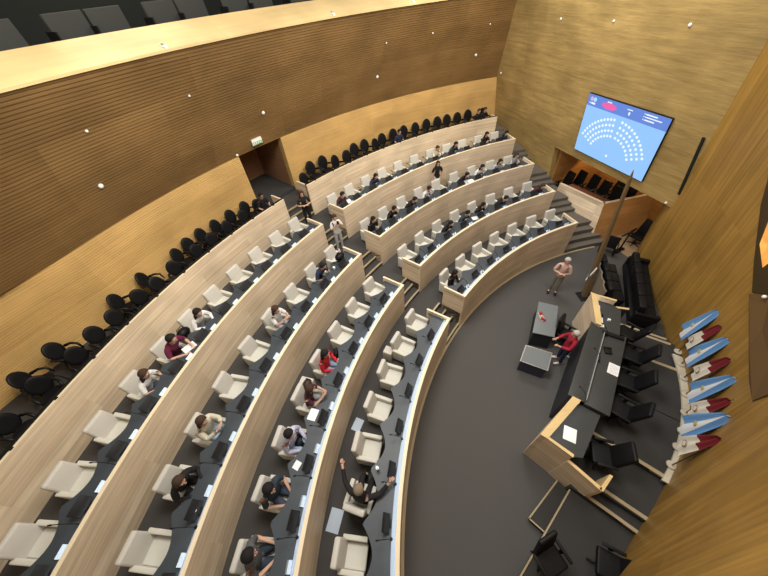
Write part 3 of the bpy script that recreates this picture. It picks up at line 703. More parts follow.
# leaning mast
t = thing('leaning_mast', 'tall tapered bronze mast leaning in front of the press box', 'mast', (7.30, 6.72, 0))
tip = Vector((8.15, 8.50, 3.90)) - Vector((7.30, 6.72, 0))
mb = MB(); rings = []
for i in range(9):
    s = i / 8; w = .105 * (1 - s) + .05 * s if i < 8 else .008; c = tip * (s if i < 8 else 1.0) if i != 7 else tip * .93
    rings.append([c + Vector((w * math.cos(a), w * math.sin(a), 0)) for a in [math.pi / 4 + j * math.pi / 2 for j in range(4)]])
mb.sweep(rings, True, True, 0, False); part('shaft', mb, M['brass'], t)
mb = MB(); mb.box((0, 0, .02), (.42, .42, .04)); part('base_plate', mb, M['blackplastic'], t, .01)
flag_b = plain('sky_blue_cloth', (.14, .33, .66), .8); flag_w = plain('white_cloth', (.74, .76, .80), .8); flag_r = plain('maroon_cloth', (.20, .02, .03), .8)
sun = plain('sun_yellow', (.50, .44, .16), .7); cream = plain('cream_cloth', (.72, .68, .60), .8); ring_m = plain('brown_emblem', (.30, .20, .14), .8)
def cloth(mb, w0, w1, h, bands, slant=.0, folds=.03, nx=18, nz=14):
    for i in range(nx):
        for j in range(nz):
            q = []
            for a, b in ((i, j), (i + 1, j), (i + 1, j + 1), (i, j + 1)):
                u = a / nx; v = b / nz; w = w0 + (w1 - w0) * (v ** .7)
                q.append((folds * math.sin(u * 11 + v * 2) * (1 - .4 * v) + .10 * v, (u - .5) * w + slant * v, -h * v - .10 * v * (u)))
            mb.face(q, None, bands(u + .5 / nx if False else (i + .5) / nx, (j + .5) / nz), True)
# little pennant at the mast foot
t = thing('small_flag', 'small light blue and white flag leaning at the foot of the mast', 'flag', (7.42, 6.95, .0))
mb = MB(); mb.tube([(0, 0, 0), (.05, .12, 1.15)], .012, 6); part('pole', mb, M['chrome'], t)
mb = MB(); cloth(mb, .06, .26, .55, lambda u, v: 0 if u < .5 else 1, 0, .02, 8, 8)
o = part('cloth', mb, [flag_b, flag_w], t); o.location = (.05, .12, 1.10); o.rotation_euler = (0, 0, fa)

# flags along the amber wall
tipt = [2.42, 2.02, 1.58, 1.08, .52, -.02, -.48, -.98]
for i, q in enumerate(tipt):
    blue = i % 2 == 0; h = 1.12 if blue else .92
    base = S(wsm(q) + .16, q, .80)
    lab = f'{"sky blue and white flag with sun emblem" if blue else "maroon and white flag with round emblem"}, {ORD[i]} flag from the sofa end'
    t = thing('standing_flag', lab, 'flag', base, fa, 'flags along the amber wall')
    mb = MB(); mb.tube([(0, 0, 0), (.10, 0, 1.76 if blue else 1.70)], .014, 8); part('pole', mb, plain('flag_pole', (.22, .13, .06), .4) if i == 0 else D.materials['flag_pole'], t)
    mb = MB(); mb.tube([(0, 0, 0), (0, 0, .03)], [.11, .08], 12); part('foot', mb, M['stone'], t)
    mb = MB(); mb.ball((.10, 0, 1.80 if blue else 1.73), (.022, .022, .04), 8, 6); part('finial', mb, M['chrome'], t)
    mb = MB()
    if blue: cloth(mb, .10, .60, h, lambda u, v: 0 if (u < .27 or u > .72) else 1, -.10, .05)
    else: cloth(mb, .08, .42, h, lambda u, v: 0 if v < .50 else 2, -.06, .04)
    c = part('cloth', mb, [flag_b if blue else flag_r, flag_w, cream], t); c.location = (.15, 0, 1.74 if blue else 1.66)
    mb = MB(); rr = .055 if blue else .075
    mb.tube([(0, 0, 0), (.006, 0, 0)], rr, 14)
    e = part('emblem', mb, sun if blue else ring_m, t); e.location = (.262 if blue else .275, -.05 if blue else -.05, 1.74 - h * .62 if blue else 1.66 - h * .80)
    if not blue:
        mb = MB(); mb.tube([(0, 0, 0), (.008, 0, 0)], rr * .72, 14); e2 = part('emblem_centre', mb, cream, e)
#SPLIT
# ------------------------------------------------------------------ wall screen
s_tl = WS(11.98, 5.17); SU = WH * -1.0                    # along the wall towards the presidency
SV = (WS(11.0, 3.0) - WS(11.0, 4.0)); SV = (SV - SU * SV.dot(SU)).normalized()   # down the leaning wall
SNn = SU.cross(SV).normalized()
if SNn.dot(WN) > 0: SNn = -SNn
SWd, SHt = 3.06, 2.02
C0 = WS(11.87, 5.17) - WN * .05
scr = thing('wall_screen', 'large wall screen showing a blue seating chart of white dots', 'screen', C0)
def scr_q(mb, u0, v0, u1, v1, off, mi=0):
    mb.face([SU * a + SV * b + SNn * off for a, b in ((u0, v0), (u1, v0), (u1, v1), (u0, v1))], None, mi)
def emis(name, col, s=1.0): return plain(name, tuple(c * .1 for c in col), .5, emit=col, es=s)
def slabq(mb, u0, v0, u1, v1, o0, o1):
    a = [SU * x + SV * y + SNn * o0 for x, y in ((u0, v0), (u1, v0), (u1, v1), (u0, v1))]; b = [SU * x + SV * y + SNn * o1 for x, y in ((u0, v0), (u1, v0), (u1, v1), (u0, v1))]
    mb.face(b); mb.face(a[::-1])
    for i in range(4): j = (i + 1) % 4; mb.face([a[i], a[j], b[j], b[i]])
mb = MB(); slabq(mb, -.012, -.012, SWd + .012, SHt + .012, -.05, .028); part('frame', mb, M['blackplastic'], scr)
mb = MB(); slabq(mb, 0, 0, SWd, SHt, .03, .034); dsp = part('display', mb, emis('screen_blue', (.29, .55, .95)), scr)
mb = MB(); slabq(mb, 0, 0, SWd, .36, .034, .036); part('header_band', mb, emis('screen_header_blue', (.13, .24, .68)), dsp)
e_w = emis('screen_white', (.85, .95, 1.0)); e_p = emis('screen_pink', (.85, .12, .40)); e_c = emis('screen_cyan', (.35, .75, .95)); e_l = emis('screen_lilac', (.62, .42, .80))
def disc(mb, u, v, ru, rv, off, seg=14): mb.face([SU * (u + ru * math.cos(2 * math.pi * k / seg)) + SV * (v + rv * math.sin(2 * math.pi * k / seg)) + SNn * off for k in range(seg)])
mb = MB()
cu, cv = 1.47, 1.93
for k, (R0, nl, nr) in enumerate(((.87, 8, 7), (1.05, 9, 8), (1.23, 10, 9), (1.41, 12, 11))):
    for n_, lo, hi in ((nl, 155, 97), (nr, 84, 25)):
        for i in range(n_):
            a = R_(lo + (hi - lo) * i / (n_ - 1)); mb = MB(); disc(mb, cu + R0 * math.cos(a), cv - R0 * math.sin(a), .046, .046, .037, 10); part('seat_dot', mb, e_w, dsp)
mb = MB(); disc(mb, 1.47, 1.74, .045, .045, .037, 10)
part('seat_dot', mb, e_w, dsp)
mb = MB(); disc(mb, .93, .20, .30, .10, .038, 22); part('pink_ellipse', mb, e_p, dsp)
mb = MB(); disc(mb, .17, .13, .07, .07, .038); part('logo_pink', mb, e_l, dsp)
mb = MB(); disc(mb, .31, .13, .07, .07, .039); part('logo_cyan', mb, e_c, dsp)
mb = MB()
for u0, v0, u1, v1 in ((.10, .24, .15, .28), (.18, .23, .35, .29), (.82, .06, 1.00, .09), (1.62, .09, 1.82, .115), (1.70, .17, 1.76, .26),
                       (2.22, .06, 2.25, .09), (2.28, .06, 2.66, .095), (2.22, .14, 2.25, .17), (2.28, .14, 2.84, .17), (2.22, .22, 2.25, .25), (2.28, .22, 2.62, .255)):
    mb = MB(); scr_q(mb, u0, v0, u1, v1, .040); part('header_text_line', mb, e_w, dsp)

# vertical dark slot beside the screen
mb = MB(); a = WS(7.98, 4.97) - WN * .02; b = WS(7.83, 3.30) - WN * .02
for p, q in ((a, b),):
    w = WH * .04; mb.face([p - w, p + w, q + w, q - w]); mb.face([p - w - WN * .02, q - w - WN * .02, q + w - WN * .02, p + w - WN * .02])
    mb.face([p - w, q - w, q - w - WN * .02, p - w - WN * .02]); mb.face([p + w, p + w - WN * .02, q + w - WN * .02, q + w]); mb.face([p - w, p - w - WN * .02, p + w - WN * .02, p + w])
o = link('wall_slot', mb.mesh('wall_slot', M['darkwall'])); tag(o, 'long narrow black slot in the wood wall to the right of the screen', 'wall slot')

# round white fixtures on the walls
def dome(p, n, r, lab):
    mb = MB(); n = n.normalized(); rot = n.to_track_quat('Z', 'Y').to_matrix()
    r *= .8; rings = []
    for th in (90, 70, 45, 20, 2):
        rings.append([rot @ Vector((r * math.sin(R_(th)) * math.cos(2 * math.pi * k / 12), r * math.sin(R_(th)) * math.sin(2 * math.pi * k / 12), r * .8 * math.cos(R_(th)))) for k in range(12)])
    mb.sweep(rings, True, True); o = link('wall_fixture', mb.mesh('wall_fixture', M['white']), None, p); tag(o, lab, 'wall fixture')
def gp(z, a, out=.0): r = RW - (z - ZW) * GL - out + rwall(a) * .6; return P(r, a, z)
def gn(a): v = (P(0, 0) - P(1, a)); v.normalize(); return Vector((v.x, v.y, -.2))
for z, a, r, lab in ((5.64, 153.9, .075, 'large white round fixture, leftmost on the brown gallery front'), (6.78, 152.9, .04, 'small white dot at the left end of the upper line on the brown gallery front'),
                     (6.76, 144.8, .04, 'small white dot second from the left in the upper line on the gallery front'), (5.66, 137.7, .075, 'large white round fixture above the doorway on the gallery front'),
                     (5.66, 121.6, .075, 'large white round fixture in the middle of the far gallery front'), (6.75, 120.8, .04, 'small white dot above the middle large fixture on the far gallery front'),
                     (6.78, 113.9, .04, 'small white dot on the far gallery front, right of the middle pair'), (5.71, 106.0, .075, 'large white round fixture nearest the screen wall on the gallery front'),
                     (6.78, 105.2, .04, 'small white dot nearest the screen wall on the gallery front'), (4.66, 141.6, .06, 'white round sensor at the upper left corner of the doorway')):
    dome(gp(z, a, .005), gn(a), r, lab)
for y, z, r, lab in ((17.21, 4.82, .06, 'white round fixture in the corner where the gallery front meets the screen wall'), (13.9, 7.04, .05, 'small white fixture high on the screen wall, leftmost of three'), (11.74, 7.13, .05, 'small white fixture high on the screen wall above the screen'), (9.52, 7.21, .06, 'small white fixture high on the screen wall, rightmost of three'), (8.05, 2.86, .055, 'white round sensor at the lower right corner below the screen')):
    dome(WS(y, z) - WN * .005, -WN, r, lab)
# white tags lying over the ledge
for a, lab in ((145.4, 'white tag device hanging over the honey ledge, left one'), (128.2, 'white tag device hanging over the honey ledge, middle one'), (117.5, 'white tag device hanging over the honey ledge, far one')):
    p = P(RT + .10, a, ZT + .09); mb = MB(); rr = Matrix.Rotation(R_(a + 180), 3, 'Z') @ Matrix.Rotation(R_(14), 3, 'Y')
    mb.box((0, 0, 0), (.22, .08, .03), rr); mb.box(rr @ Vector((.11, 0, -.04)), (.03, .07, .08), rr); o = link('ledge_device', mb.mesh('ledge_device', M['white'], .01), None, p); tag(o, lab, 'device')
    mb = MB(); mb.box(rr @ Vector((-.03, 0, .022)), (.06, .05, .006), rr); part('blue_button', mb, plain('blue_button', (.05, .12, .22), .5), o)
# exit sign
t = thing('exit_sign', 'small green and white exit sign above the doorway', 'exit sign', gp(4.86, 139.1, .06)); rr = Matrix.Rotation(R_(139.1 + 180), 3, 'Z')
mb = MB(); mb.box((0, 0, 0), (.05, .40, .19), rr); part('housing', mb, M['white'], t)
mb = MB(); mb.box(rr @ Vector((.028, 0, -.04)), (.006, .36, .09), rr); part('green_panel', mb, emis('exit_green', (.25, .60, .22), .8), t)
mb = MB()
for k, x in enumerate((-.13, -.05, .03, .11)): mb.box(rr @ Vector((.033, x, -.04)), (.003, .035, .05), rr)
part('sign_letters', mb, M['white'], t)

# niche with glowing picture on the amber wall
def wpatch(mb, pts, off, th=.05):
    a = [WF(q, z, off) for q, z in pts]; b = [WF(q, z, off - th if off - th > .005 else .005) for q, z in pts]
    mb.face(a); mb.face(b[::-1])
    for i in range(len(a)): j = (i + 1) % len(a); mb.face([b[i], b[j], a[j], a[i]])
t = thing('framed_picture', 'glowing orange picture in a dark brown frame at the right edge', 'picture')
mb = MB(); wpatch(mb, [(2.19, 3.55), (2.8, 3.92), (3.8, 4.71), (4.13, 5.12), (4.61, 5.56), (4.0, 6.6), (2.6, 6.0), (1.42, 4.28), (1.79, 3.88)], .025, .02); part('dark_frame', mb, plain('dark_brown_panel', (.055, .036, .014), .6), t)
mb = MB(); wpatch(mb, [(3.01, 4.23), (3.32, 4.70), (3.17, 4.95), (2.60, 4.70), (2.40, 4.4), (2.47, 4.02)], .035, .01)
m_, nt, b_ = newmat('glowing_orange_glass'); nn = nt.nodes.new('ShaderNodeTexNoise'); nn.inputs['Scale'].default_value = 2.2; tc = nt.nodes.new('ShaderNodeTexCoord'); cr = nt.nodes.new('ShaderNodeValToRGB')
cr.color_ramp.elements[0].position = .35; cr.color_ramp.elements[0].color = (.75, .20, .04, 1); cr.color_ramp.elements[1].position = .65; cr.color_ramp.elements[1].color = (1, .62, .12, 1)
nt.links.new(tc.outputs['Object'], nn.inputs['Vector']); nt.links.new(nn.outputs['Fac'], cr.inputs[0]); nt.links.new(cr.outputs[0], b_.inputs['Emission Color']); b_.inputs['Emission Strength'].default_value = 1.0; b_.inputs['Base Color'].default_value = (.2, .08, .02, 1)
part('glowing_pane', mb, m_, t)
t = thing('wall_panel', 'plain matte brown panel below the glowing picture', 'wall panel')
mb = MB(); wpatch(mb, [(2.24, 3.47), (1.79, 3.85), (1.17, 4.4), (-1.2, 4.6), (-.54, 3.15), (.21, 2.94), (1.44, 3.13)], .02, .015); part('panel_face', mb, plain('matte_brown_panel', (.150, .088, .035), .6), t)
mb = MB(); mb.ball(WF(1.79, 3.79, .06), .04, 8, 6); o = part('white_stud', mb, M['white'], t)

# press box below the screen
t = thing('press_box', 'raised pale wood press box under the screen with slanting sides', 'press box')
fl = .55
A0, A1 = Vector((8.62, 12.95, 0)), Vector((9.14, 9.66, 0)); B0, B1 = Vector((8.50, 12.55, 0)), Vector((9.37, 10.24, 0)); Cc = Vector((11.75, 10.62, 0))
zt = 1.50
def wallq(mb, a0, a1, b0, b1, z0, z1, th, inw, ):
    f = [a0 + Vector((0, 0, z0)), a1 + Vector((0, 0, z0)), b1 + Vector((0, 0, z1)), b0 + Vector((0, 0, z1))]; k = [p + inw * th for p in f]
    L = (a1 - a0).length; uv = [(0, z0), (L, z0), (L, z1), (0, z1)]
    mb.face(f, uv); mb.face(k[::-1], uv)
    for i in range(4): j = (i + 1) % 4; mb.face([f[i], f[j], k[j], k[i]])
inw = Vector((.94, .34, 0)); inw2 = Vector((-.1, 1, 0))
D1x = Vector((8.30, 13.05, 0)) 
mb = MB(); wallq(mb, Vector((8.45, 12.30, 0)), A1, Vector((8.44, 12.15, 0)), B1, .004, zt, .06, inw); part('front_panel', mb, M['desk_wood'], t)
mb = MB(); wallq(mb, A1, Vector((11.75, 10.1, 0)), B1, Cc, .004, zt, .06, inw2); part('side_panel', mb, D.materials['orange_lit_oak_panels'], t)  # lamp's orange glow put into this panel's wood colour
mb = MB(); wallq(mb, Vector((8.44, 12.15, 0)), B1, Vector((8.44, 12.15, 0)) , B1, zt, zt + .02, .10, inw); wallq(mb, B1, Cc, B1, Cc, zt, zt + .02, .10, inw2); part('cap_rail', mb, M['cap'], t)
mb = MB(); mb.prism([(9.5, 10.40), (11.7, 10.66), (11.2, 13.0), (8.75, 12.85), (8.75, 12.2)], 0, fl); part('floor_deck', mb, M['stage'], t)
mb = MB(); wallq(mb, Vector((8.85, 12.2, 0)), Vector((9.7, 10.42, 0)), Vector((8.85, 12.2, 0)), Vector((9.7, 10.42, 0)), zt - .22, zt - .18, .38, inw); part('desktop', mb, M['doorwood'], t)
pc = [(9.0, 13.0 - .35), (9.35, 12.55), (9.85, 12.35), (10.05, 11.95), (10.45, 11.6), (10.65, 11.2), (11.05, 10.98)]
pc = [(9.25, 12.72), (9.62, 12.62), (10.0, 12.38), (10.12, 11.86), (10.42, 11.42), (10.62, 11.02), (11.1, 11.0)]
for i, (x, y) in enumerate([(9.05, 12.75), (9.60, 12.72), (9.95, 12.22), (10.12, 11.66), (10.32, 11.10), (10.9, 11.75), (10.95, 11.1)]):
    dup(EX, Vector((x, y, fl)), R_(200), f'black chair inside the press box under the screen, {ORD[i]} from the left', 'black chairs in the press box')
# things by the recess
dup(EX, Vector((10.75, 9.25, .012)), R_(205), 'black high-backed chair standing alone on the lit tan floor')
t = thing('equipment_stand', 'black tripod equipment stand with crossbar beside the mast, on the tan floor', 'stand', (9.95, 8.95, .012), .4)
mb = MB(); mb.tube([(0, 0, 0), (0, 0, .95)], .03, 8); part('pole', mb, M['blackplastic'], t)
mb = MB(); mb.tube([(-.5, 0, .95), (.25, 0, .95)], .035, 8); part('crossbar', mb, M['blackplastic'], t)
mb = MB(); mb.box((0, 0, .03), (.50, .16, .06)); part('foot', mb, M['blackplastic'], t, .01)
t = thing('folded_wheelchair', 'black wheeled chair folded beside the press box corner', 'wheelchair', (9.35, 8.90, .012), .9)
mb = MB(); mb.box((0, 0, .45), (.45, .40, .06)); part('seat', mb, M['blackfab'], t, .01)
mb = MB(); mb.box((-.20, 0, .72), (.05, .40, .5)); part('backrest', mb, M['blackfab'], t, .01)
for s in (-1, 1):
    mb = MB(); pts = [(.28 * math.cos(k * math.pi / 8), s * .26, .285 + .27 * math.sin(k * math.pi / 8)) for k in range(17)]; mb.tube(pts, .018, 6); mb.tube([(0, s * .26, .28), (0, s * .2, .28)], .03, 6)
    part('wheel', mb, M['blackplastic'], t)

# loose papers and small things along the rows
def flat(name, p, rz, w, l, mat, lab, cat, th=.004):
    mb = MB(); mb.box((0, 0, th / 2), (w, l, th)); o = link(name, mb.mesh(name, mat), None, p, rz); tag(o, lab, cat); return o
for r, a, z, w, l, lab in ((12.03, 161.0, FF[1], .23, .32, 'pale sheet on the aisle floor behind the fifth front-row armchair'), (12.05, 170.5, FF[1], .28, .42, 'large pale sheet on the aisle floor near the bottom of the picture')):
    flat('paper_sheet', P(r, a, z + .002), R_(a + 180 - 8), w, l, M['card'], lab, 'paper', .004)
flat('paper_sheet', P(12.285 + .55, 162.6, FF[2] + .742), R_(160), .2, .26, M['paper'], 'white sheet in front of the person with light blue jeans', 'paper')
flat('paper_sheet', P(12.285 + .52, 167.2, FF[2] + .742), R_(150), .14, .16, M['paper'], 'small white note on the desk by the person in navy', 'paper')
flat('paper_sheet', P(15.736 + .42, 160.4, FF[4] + .742), R_(140), .22, .3, M['paper'], 'white magazine before the person in maroon', 'paper')
flat('paper_sheet', P(15.736 + .40, 135.0, FF[4] + .742), R_(120), .3, .3, M['paper'], 'white sheet before the person in a red top', 'paper')
flat('paper_sheet', P(13.979 + .35, 116.2, FF[3] + .742), R_(100), .25, .42, M['paper'], 'white sheet under the arms of the black-haired person in the third row', 'paper')
flat('paper_sheet', P(12.285 + .35, 121.4, FF[2] + .742), R_(100), .2, .25, M['paper'], 'white card on the second row desk of the far block', 'paper')
def box_thing(name, p, rz, size, mat, lab, cat, bev=.015):
    mb = MB(); mb.box((0, 0, size[2] / 2), size); o = link(name, mb.mesh(name, mat, bev), None, p, rz); tag(o, lab, cat); return o
box_thing('side_stool', P(11.90, 150.9, FF[1]), R_(150), (.26, .24, .42), M['fabric'], 'pale square stool beside the second front-row armchair', 'stool')
box_thing('side_stool', P(13.9 - .42, 159.3, FF[2]), R_(160), (.34, .34, .46), M['fabric'], 'ivory square stool beside the person in a red cardigan', 'stool')
def bag(p, rz, lab, sx=.3, mat=None):
    t = thing('handbag', lab, 'bag', p, rz); mb = MB(); mb.ball((0, 0, .13), (sx * .45, sx * .62, .13), 12, 8); part('bag_body', mb, mat or M['black'], t)
    mb = MB(); mb.tube([(0, -.12, .2), (0, -.08, .33), (0, .08, .33), (0, .12, .2)], .012, 6); part('strap', mb, mat or M['black'], t)
bag(P(14.52, 143.6, FF[3] + .74), R_(140), 'black handbag on the third row desk by the first near-block seat')
bag(P(15.736 + .95, 159.2, FF[4] + .55), R_(160), 'black handbag between the persons in maroon and white')
bag(P(12.285 + .75, 165.0, FF[2] + .30), R_(160), 'black bag between the persons in lilac and navy', .34)
bag(P(12.285 + .72, 155.2, FF[2] + .45), R_(160), 'black bag beside the person in a red cardigan', .22)
bag(P(13.35, 159.6, FF[2] + .46), R_(160), 'dark brown bag on the ivory stool', .26, plain('dark_brown_leather', (.05, .03, .025), .5))
mb = MB(); mb.tube([(0, 0, 0), (0, 0, .2)], .032, 10); mb.tube([(0, 0, .2), (0, 0, .23)], .016, 8)
BOT = mb.mesh('water_bottle', plain('clear_plastic', (.45, .5, .6), .15, spec=.6))
o = link('water_bottle', BOT, None, P(11.19, 166.0, FF[1] + .74)); tag(o, 'small water bottle on the front row desk edge', 'bottle')
o = link('paper_cup', MB().tube([(0, 0, 0), (0, 0, .09)], [.03, .04], 10).mesh('paper_cup', M['white']), None, P(14.25, 171.3, FF[3] + .74)); tag(o, 'white paper cup before the long-haired person in black', 'cup')
o = link('paper_cup', MB().tube([(0, 0, 0), (0, 0, .09)], [.03, .04], 10).mesh('paper_cup', M['white']), None, P(14.42, 145.4, FF[3] + .74)); tag(o, 'white paper cup beside the handbag on the third row desk', 'cup')
#SPLIT
# ------------------------------------------------------------------ people
def skin(name, verts, radii, edges, root=0, sub=2):
    me = D.meshes.new('tmp'); me.from_pydata([tuple(v) for v in verts], edges, []); o = D.objects.new('tmp', me); COL.objects.link(o)
    md = o.modifiers.new('s', 'SKIN'); md.use_smooth_shade = True
    for i, sv in enumerate(me.skin_vertices[0].data if me.skin_vertices else []): pass
    if not me.skin_vertices:
        bm = bmesh.new(); bm.from_mesh(me); bm.verts.layers.skin.verify(); bm.to_mesh(me); bm.free()
    for i, r in enumerate(radii):
        sv = me.skin_vertices[0].data[i]; sv.radius = r if hasattr(r, '__len__') else (r, r); sv.use_root = (i == root)
    s = o.modifiers.new('u', 'SUBSURF'); s.levels = sub
    dg = bpy.context.evaluated_depsgraph_get(); dg.update(); e = o.evaluated_get(dg); r = D.meshes.new_from_object(e, depsgraph=dg); r.name = name
    D.objects.remove(o); D.meshes.remove(me)
    for p in r.polygons: p.use_smooth = True
    return r
V3 = Vector
def joints(pose):
    J = {}
    sit = not pose.startswith('stand')
    if sit:
        l = {'desk': .22, 'lap': .06, 'phone': .10, 'spread': .02, 'slump': .34}[pose]
        J['pel'] = V3((-.06, 0, .55)); J['sp'] = V3((-.06 + l * .35, 0, .72)); J['ch'] = V3((-.06 + l * .8, 0, .90)); J['nb'] = V3((-.06 + l * 1.15, 0, 1.04))
        J['nk'] = V3((-.03 + l * 1.3, 0, 1.11)); J['hd'] = V3((.0 + l * 1.5, 0, 1.22))
        J['hip'] = .095; J['kn'] = V3((.36, .12, .56)); J['an'] = V3((.42, .12, .10)); J['to'] = V3((.56, .14, .04)); J['hz'] = V3((-.02, .09, .54))
        arms = {'desk': ((.14 + l * .3, .27, .80), (.44, .14, .80), (.52, .10, .79)), 'lap': ((.02, .26, .78), (.24, .13, .67), (.31, .09, .66)),
                'phone': ((.18, .22, .82), (.36, .10, .93), (.40, .06, .99)), 'spread': ((.10, .38, .92), (.30, .50, 1.00), (.37, .54, 1.04)), 'slump': ((.22, .28, .82), (.46, .08, .80), (.52, .02, .80))}[pose]
    else:
        J['pel'] = V3((0, 0, .93)); J['sp'] = V3((.0, 0, 1.10)); J['ch'] = V3((.01, 0, 1.28)); J['nb'] = V3((.01, 0, 1.42)); J['nk'] = V3((.02, 0, 1.49)); J['hd'] = V3((.045, 0, 1.61))
        J['kn'] = V3((.02, .10, .50)); J['an'] = V3((-.01, .11, .09)); J['to'] = V3((.14, .13, .035)); J['hz'] = V3((0, .09, .90))
        arms = {'stand': ((-.02, .27, 1.12), (.06, .29, .88), (.09, .28, .80)), 'stand_folded': ((.06, .27, 1.12), (.24, .05, 1.16), (.26, -.02, 1.17)), 'stand_phone': ((.10, .24, 1.16), (.22, .10, 1.36), (.22, .06, 1.44)),
                'stand_forward': ((.12, .27, 1.14), (.34, .16, 1.12), (.42, .13, 1.13)), 'stand_hands': ((.0, .27, 1.12), (.20, .12, 1.02), (.26, .06, 1.02))}[pose]
    J['arms'] = [V3(a) for a in arms]; return J
def mir(v, s): return V3((v.x, v.y * s, v.z))
POSE = {}
def body_meshes(pose):
    if pose in POSE: return POSE[pose]
    J = joints(pose); a = J['arms']; sh = J['ch'] * .35 + J['nb'] * .65
    verts = [J['pel'], J['sp'], J['ch'], J['nb'], J['nk'], J['hd'] - V3((.015, 0, .045)), J['hd'] + V3((0, 0, .03)), J['hd'] + V3((-.01, 0, .10))]
    rad = [(.13, .10), (.125, .09), (.145, .10), (.09, .075), (.052, .052), (.070, .066), (.080, .092), (.055, .062)]
    edges = [(i, i + 1) for i in range(7)]
    for s in (1, -1):
        b = len(verts); verts += [sh + V3((0, s * .175, 0)), mir(a[0], s), mir(a[1], s), mir(a[2], s)]; rad += [.056, .042, .029, (.030, .030)]
        edges += [(3, b), (b, b + 1), (b + 1, b + 2), (b + 2, b + 3)]
        b = len(verts); verts += [mir(J['hz'], s), mir(J['kn'], s), mir(J['an'], s), mir(J['to'], s)]; rad += [.085, .058, .040, .034]
        edges += [(0, b), (b, b + 1), (b + 1, b + 2), (b + 2, b + 3)]
    body = skin('body', verts, rad, edges)
    # fingers, nose, ears, eyes, mouth as rooted islands of the same mesh
    mb = MB()
    for s in (1, -1):
        w = mir(a[1], s); h = mir(a[2], s); d = (h - w).normalized(); side = d.cross(V3((0, 0, 1))); side = side.normalized() if side.length > .1 else V3((0, 1, 0)); up = side.cross(d).normalized()
        for k, (o, L) in enumerate(((-.026, .062), (-.009, .074), (.009, .078), (.026, .068))):
            p = h + side * o + d * .012; mb.tube([p, p + d * L * .5 - up * .004, p + d * L * .8 - up * .022, p + d * L * .9 - up * .04], [.0095, .0085, .0075, .006], 6)
        inn = -side * (1 if side.y * s > 0 else -1)
        p = h + inn * .022 - d * .01; mb.tube([p, p + inn * .028 + d * .022, p + inn * .032 + d * .05], [.011, .0095, .007], 6)
    H = J['hd']
    mb.tube([H + V3((.082, 0, .035)), H + V3((.102, 0, .0)), H + V3((.088, 0, -.012))], [.008, .014, .010], 6)
    for s in (1, -1):
        mb.ball(H + V3((0, s * .088, .015)), (.020, .010, .030), 8, 6); mb.ball(H + V3((.083, s * .032, .03)), (.010, .014, .009), 8, 6, 1)
    mb.ball(H + V3((.082, 0, -.038)), (.010, .026, .007), 8, 6, 2)
    ex_ = mb.mesh('x', [], weld=False); bm = bmesh.new(); bm.from_mesh(body); bm.from_mesh(ex_); bm.to_mesh(body); bm.free(); D.meshes.remove(ex_)
    for p in body.polygons: p.use_smooth = True
    def seg(p, u, w):
        d = w - u; k = max(0, min(1, (p - u).dot(d) / d.length_squared)); return (p - u - d * k).length, k
    SG = [('torso', J['pel'], J['sp'], .11), ('torso', J['sp'], J['ch'], .11), ('torso', J['ch'], J['nb'], .10), ('neck', J['nb'] + (J['nk'] - J['nb']) * .35, J['hd'], .055)]
    for s in (1, -1):
        s0 = sh + V3((0, s * .175, 0)); SG += [('torso', J['nb'] - V3((0, 0, .02)), s0, .06), ('up', s0, mir(a[0], s), .05), ('low', mir(a[0], s), mir(a[1], s), .036), ('hand', mir(a[1], s), mir(a[2], s), .03),
               ('leg', mir(J['hz'], s), mir(J['kn'], s), .075), ('leg', mir(J['kn'], s), mir(J['an'], s), .05), ('foot', mir(J['an'], s), mir(J['to'], s), .04)]
    core = skin('core', verts, rad, edges)
    lab = []
    for p in core.polygons:
        c = p.center; best = min(((seg(c, u, w)[0] / q, seg(c, u, w)[1], nm) for nm, u, w, q in SG)); lab.append((best[2], best[1], c.z))
    def garment(name, keep, off):
        bm = bmesh.new(); bm.from_mesh(core); bm.faces.ensure_lookup_table()
        kill = [f for f in bm.faces if not keep(*lab[f.index])]
        bmesh.ops.delete(bm, geom=kill, context='FACES')
        left = set(bm.faces); small = []
        while left:
            st = [left.pop()]; isl = list(st)
            while st:
                for e in st.pop().edges:
                    for g in e.link_faces:
                        if g in left: left.discard(g); st.append(g); isl.append(g)
            if len(isl) < 160: small += isl
        bmesh.ops.delete(bm, geom=small, context='FACES'); bm.normal_update()
        for v in bm.verts: v.co += v.normal * off
        m = D.meshes.new(name); bm.to_mesh(m); bm.free()
        for p in m.polygons: p.use_smooth = True
        return m
    wz = J['pel'].z - (.03 if pose.startswith('stand') else -.03)
    def shirt(long): return garment('shirt', lambda n, k, z: (n == 'torso' and z > wz - .06) or (n == 'up' and (long or k < .78)) or (long and n == 'low' and k < .93), .013)
    tr = garment('trousers', lambda n, k, z: n == 'leg' or (n == 'torso' and z < J['pel'].z + .10), .009)
    sm = MB()
    shoes = []
    for s in (1, -1):
        A = mir(J['an'], s); T = mir(J['to'], s); m = MB(); m.tube([A + V3((-.05, 0, -.045)), A + V3((0, 0, -.035)), T + V3((.02, 0, .005)), T + V3((.06, 0, .0))], [.035, .045, .042, .026], 10); shoes.append(m.mesh('shoe', []))
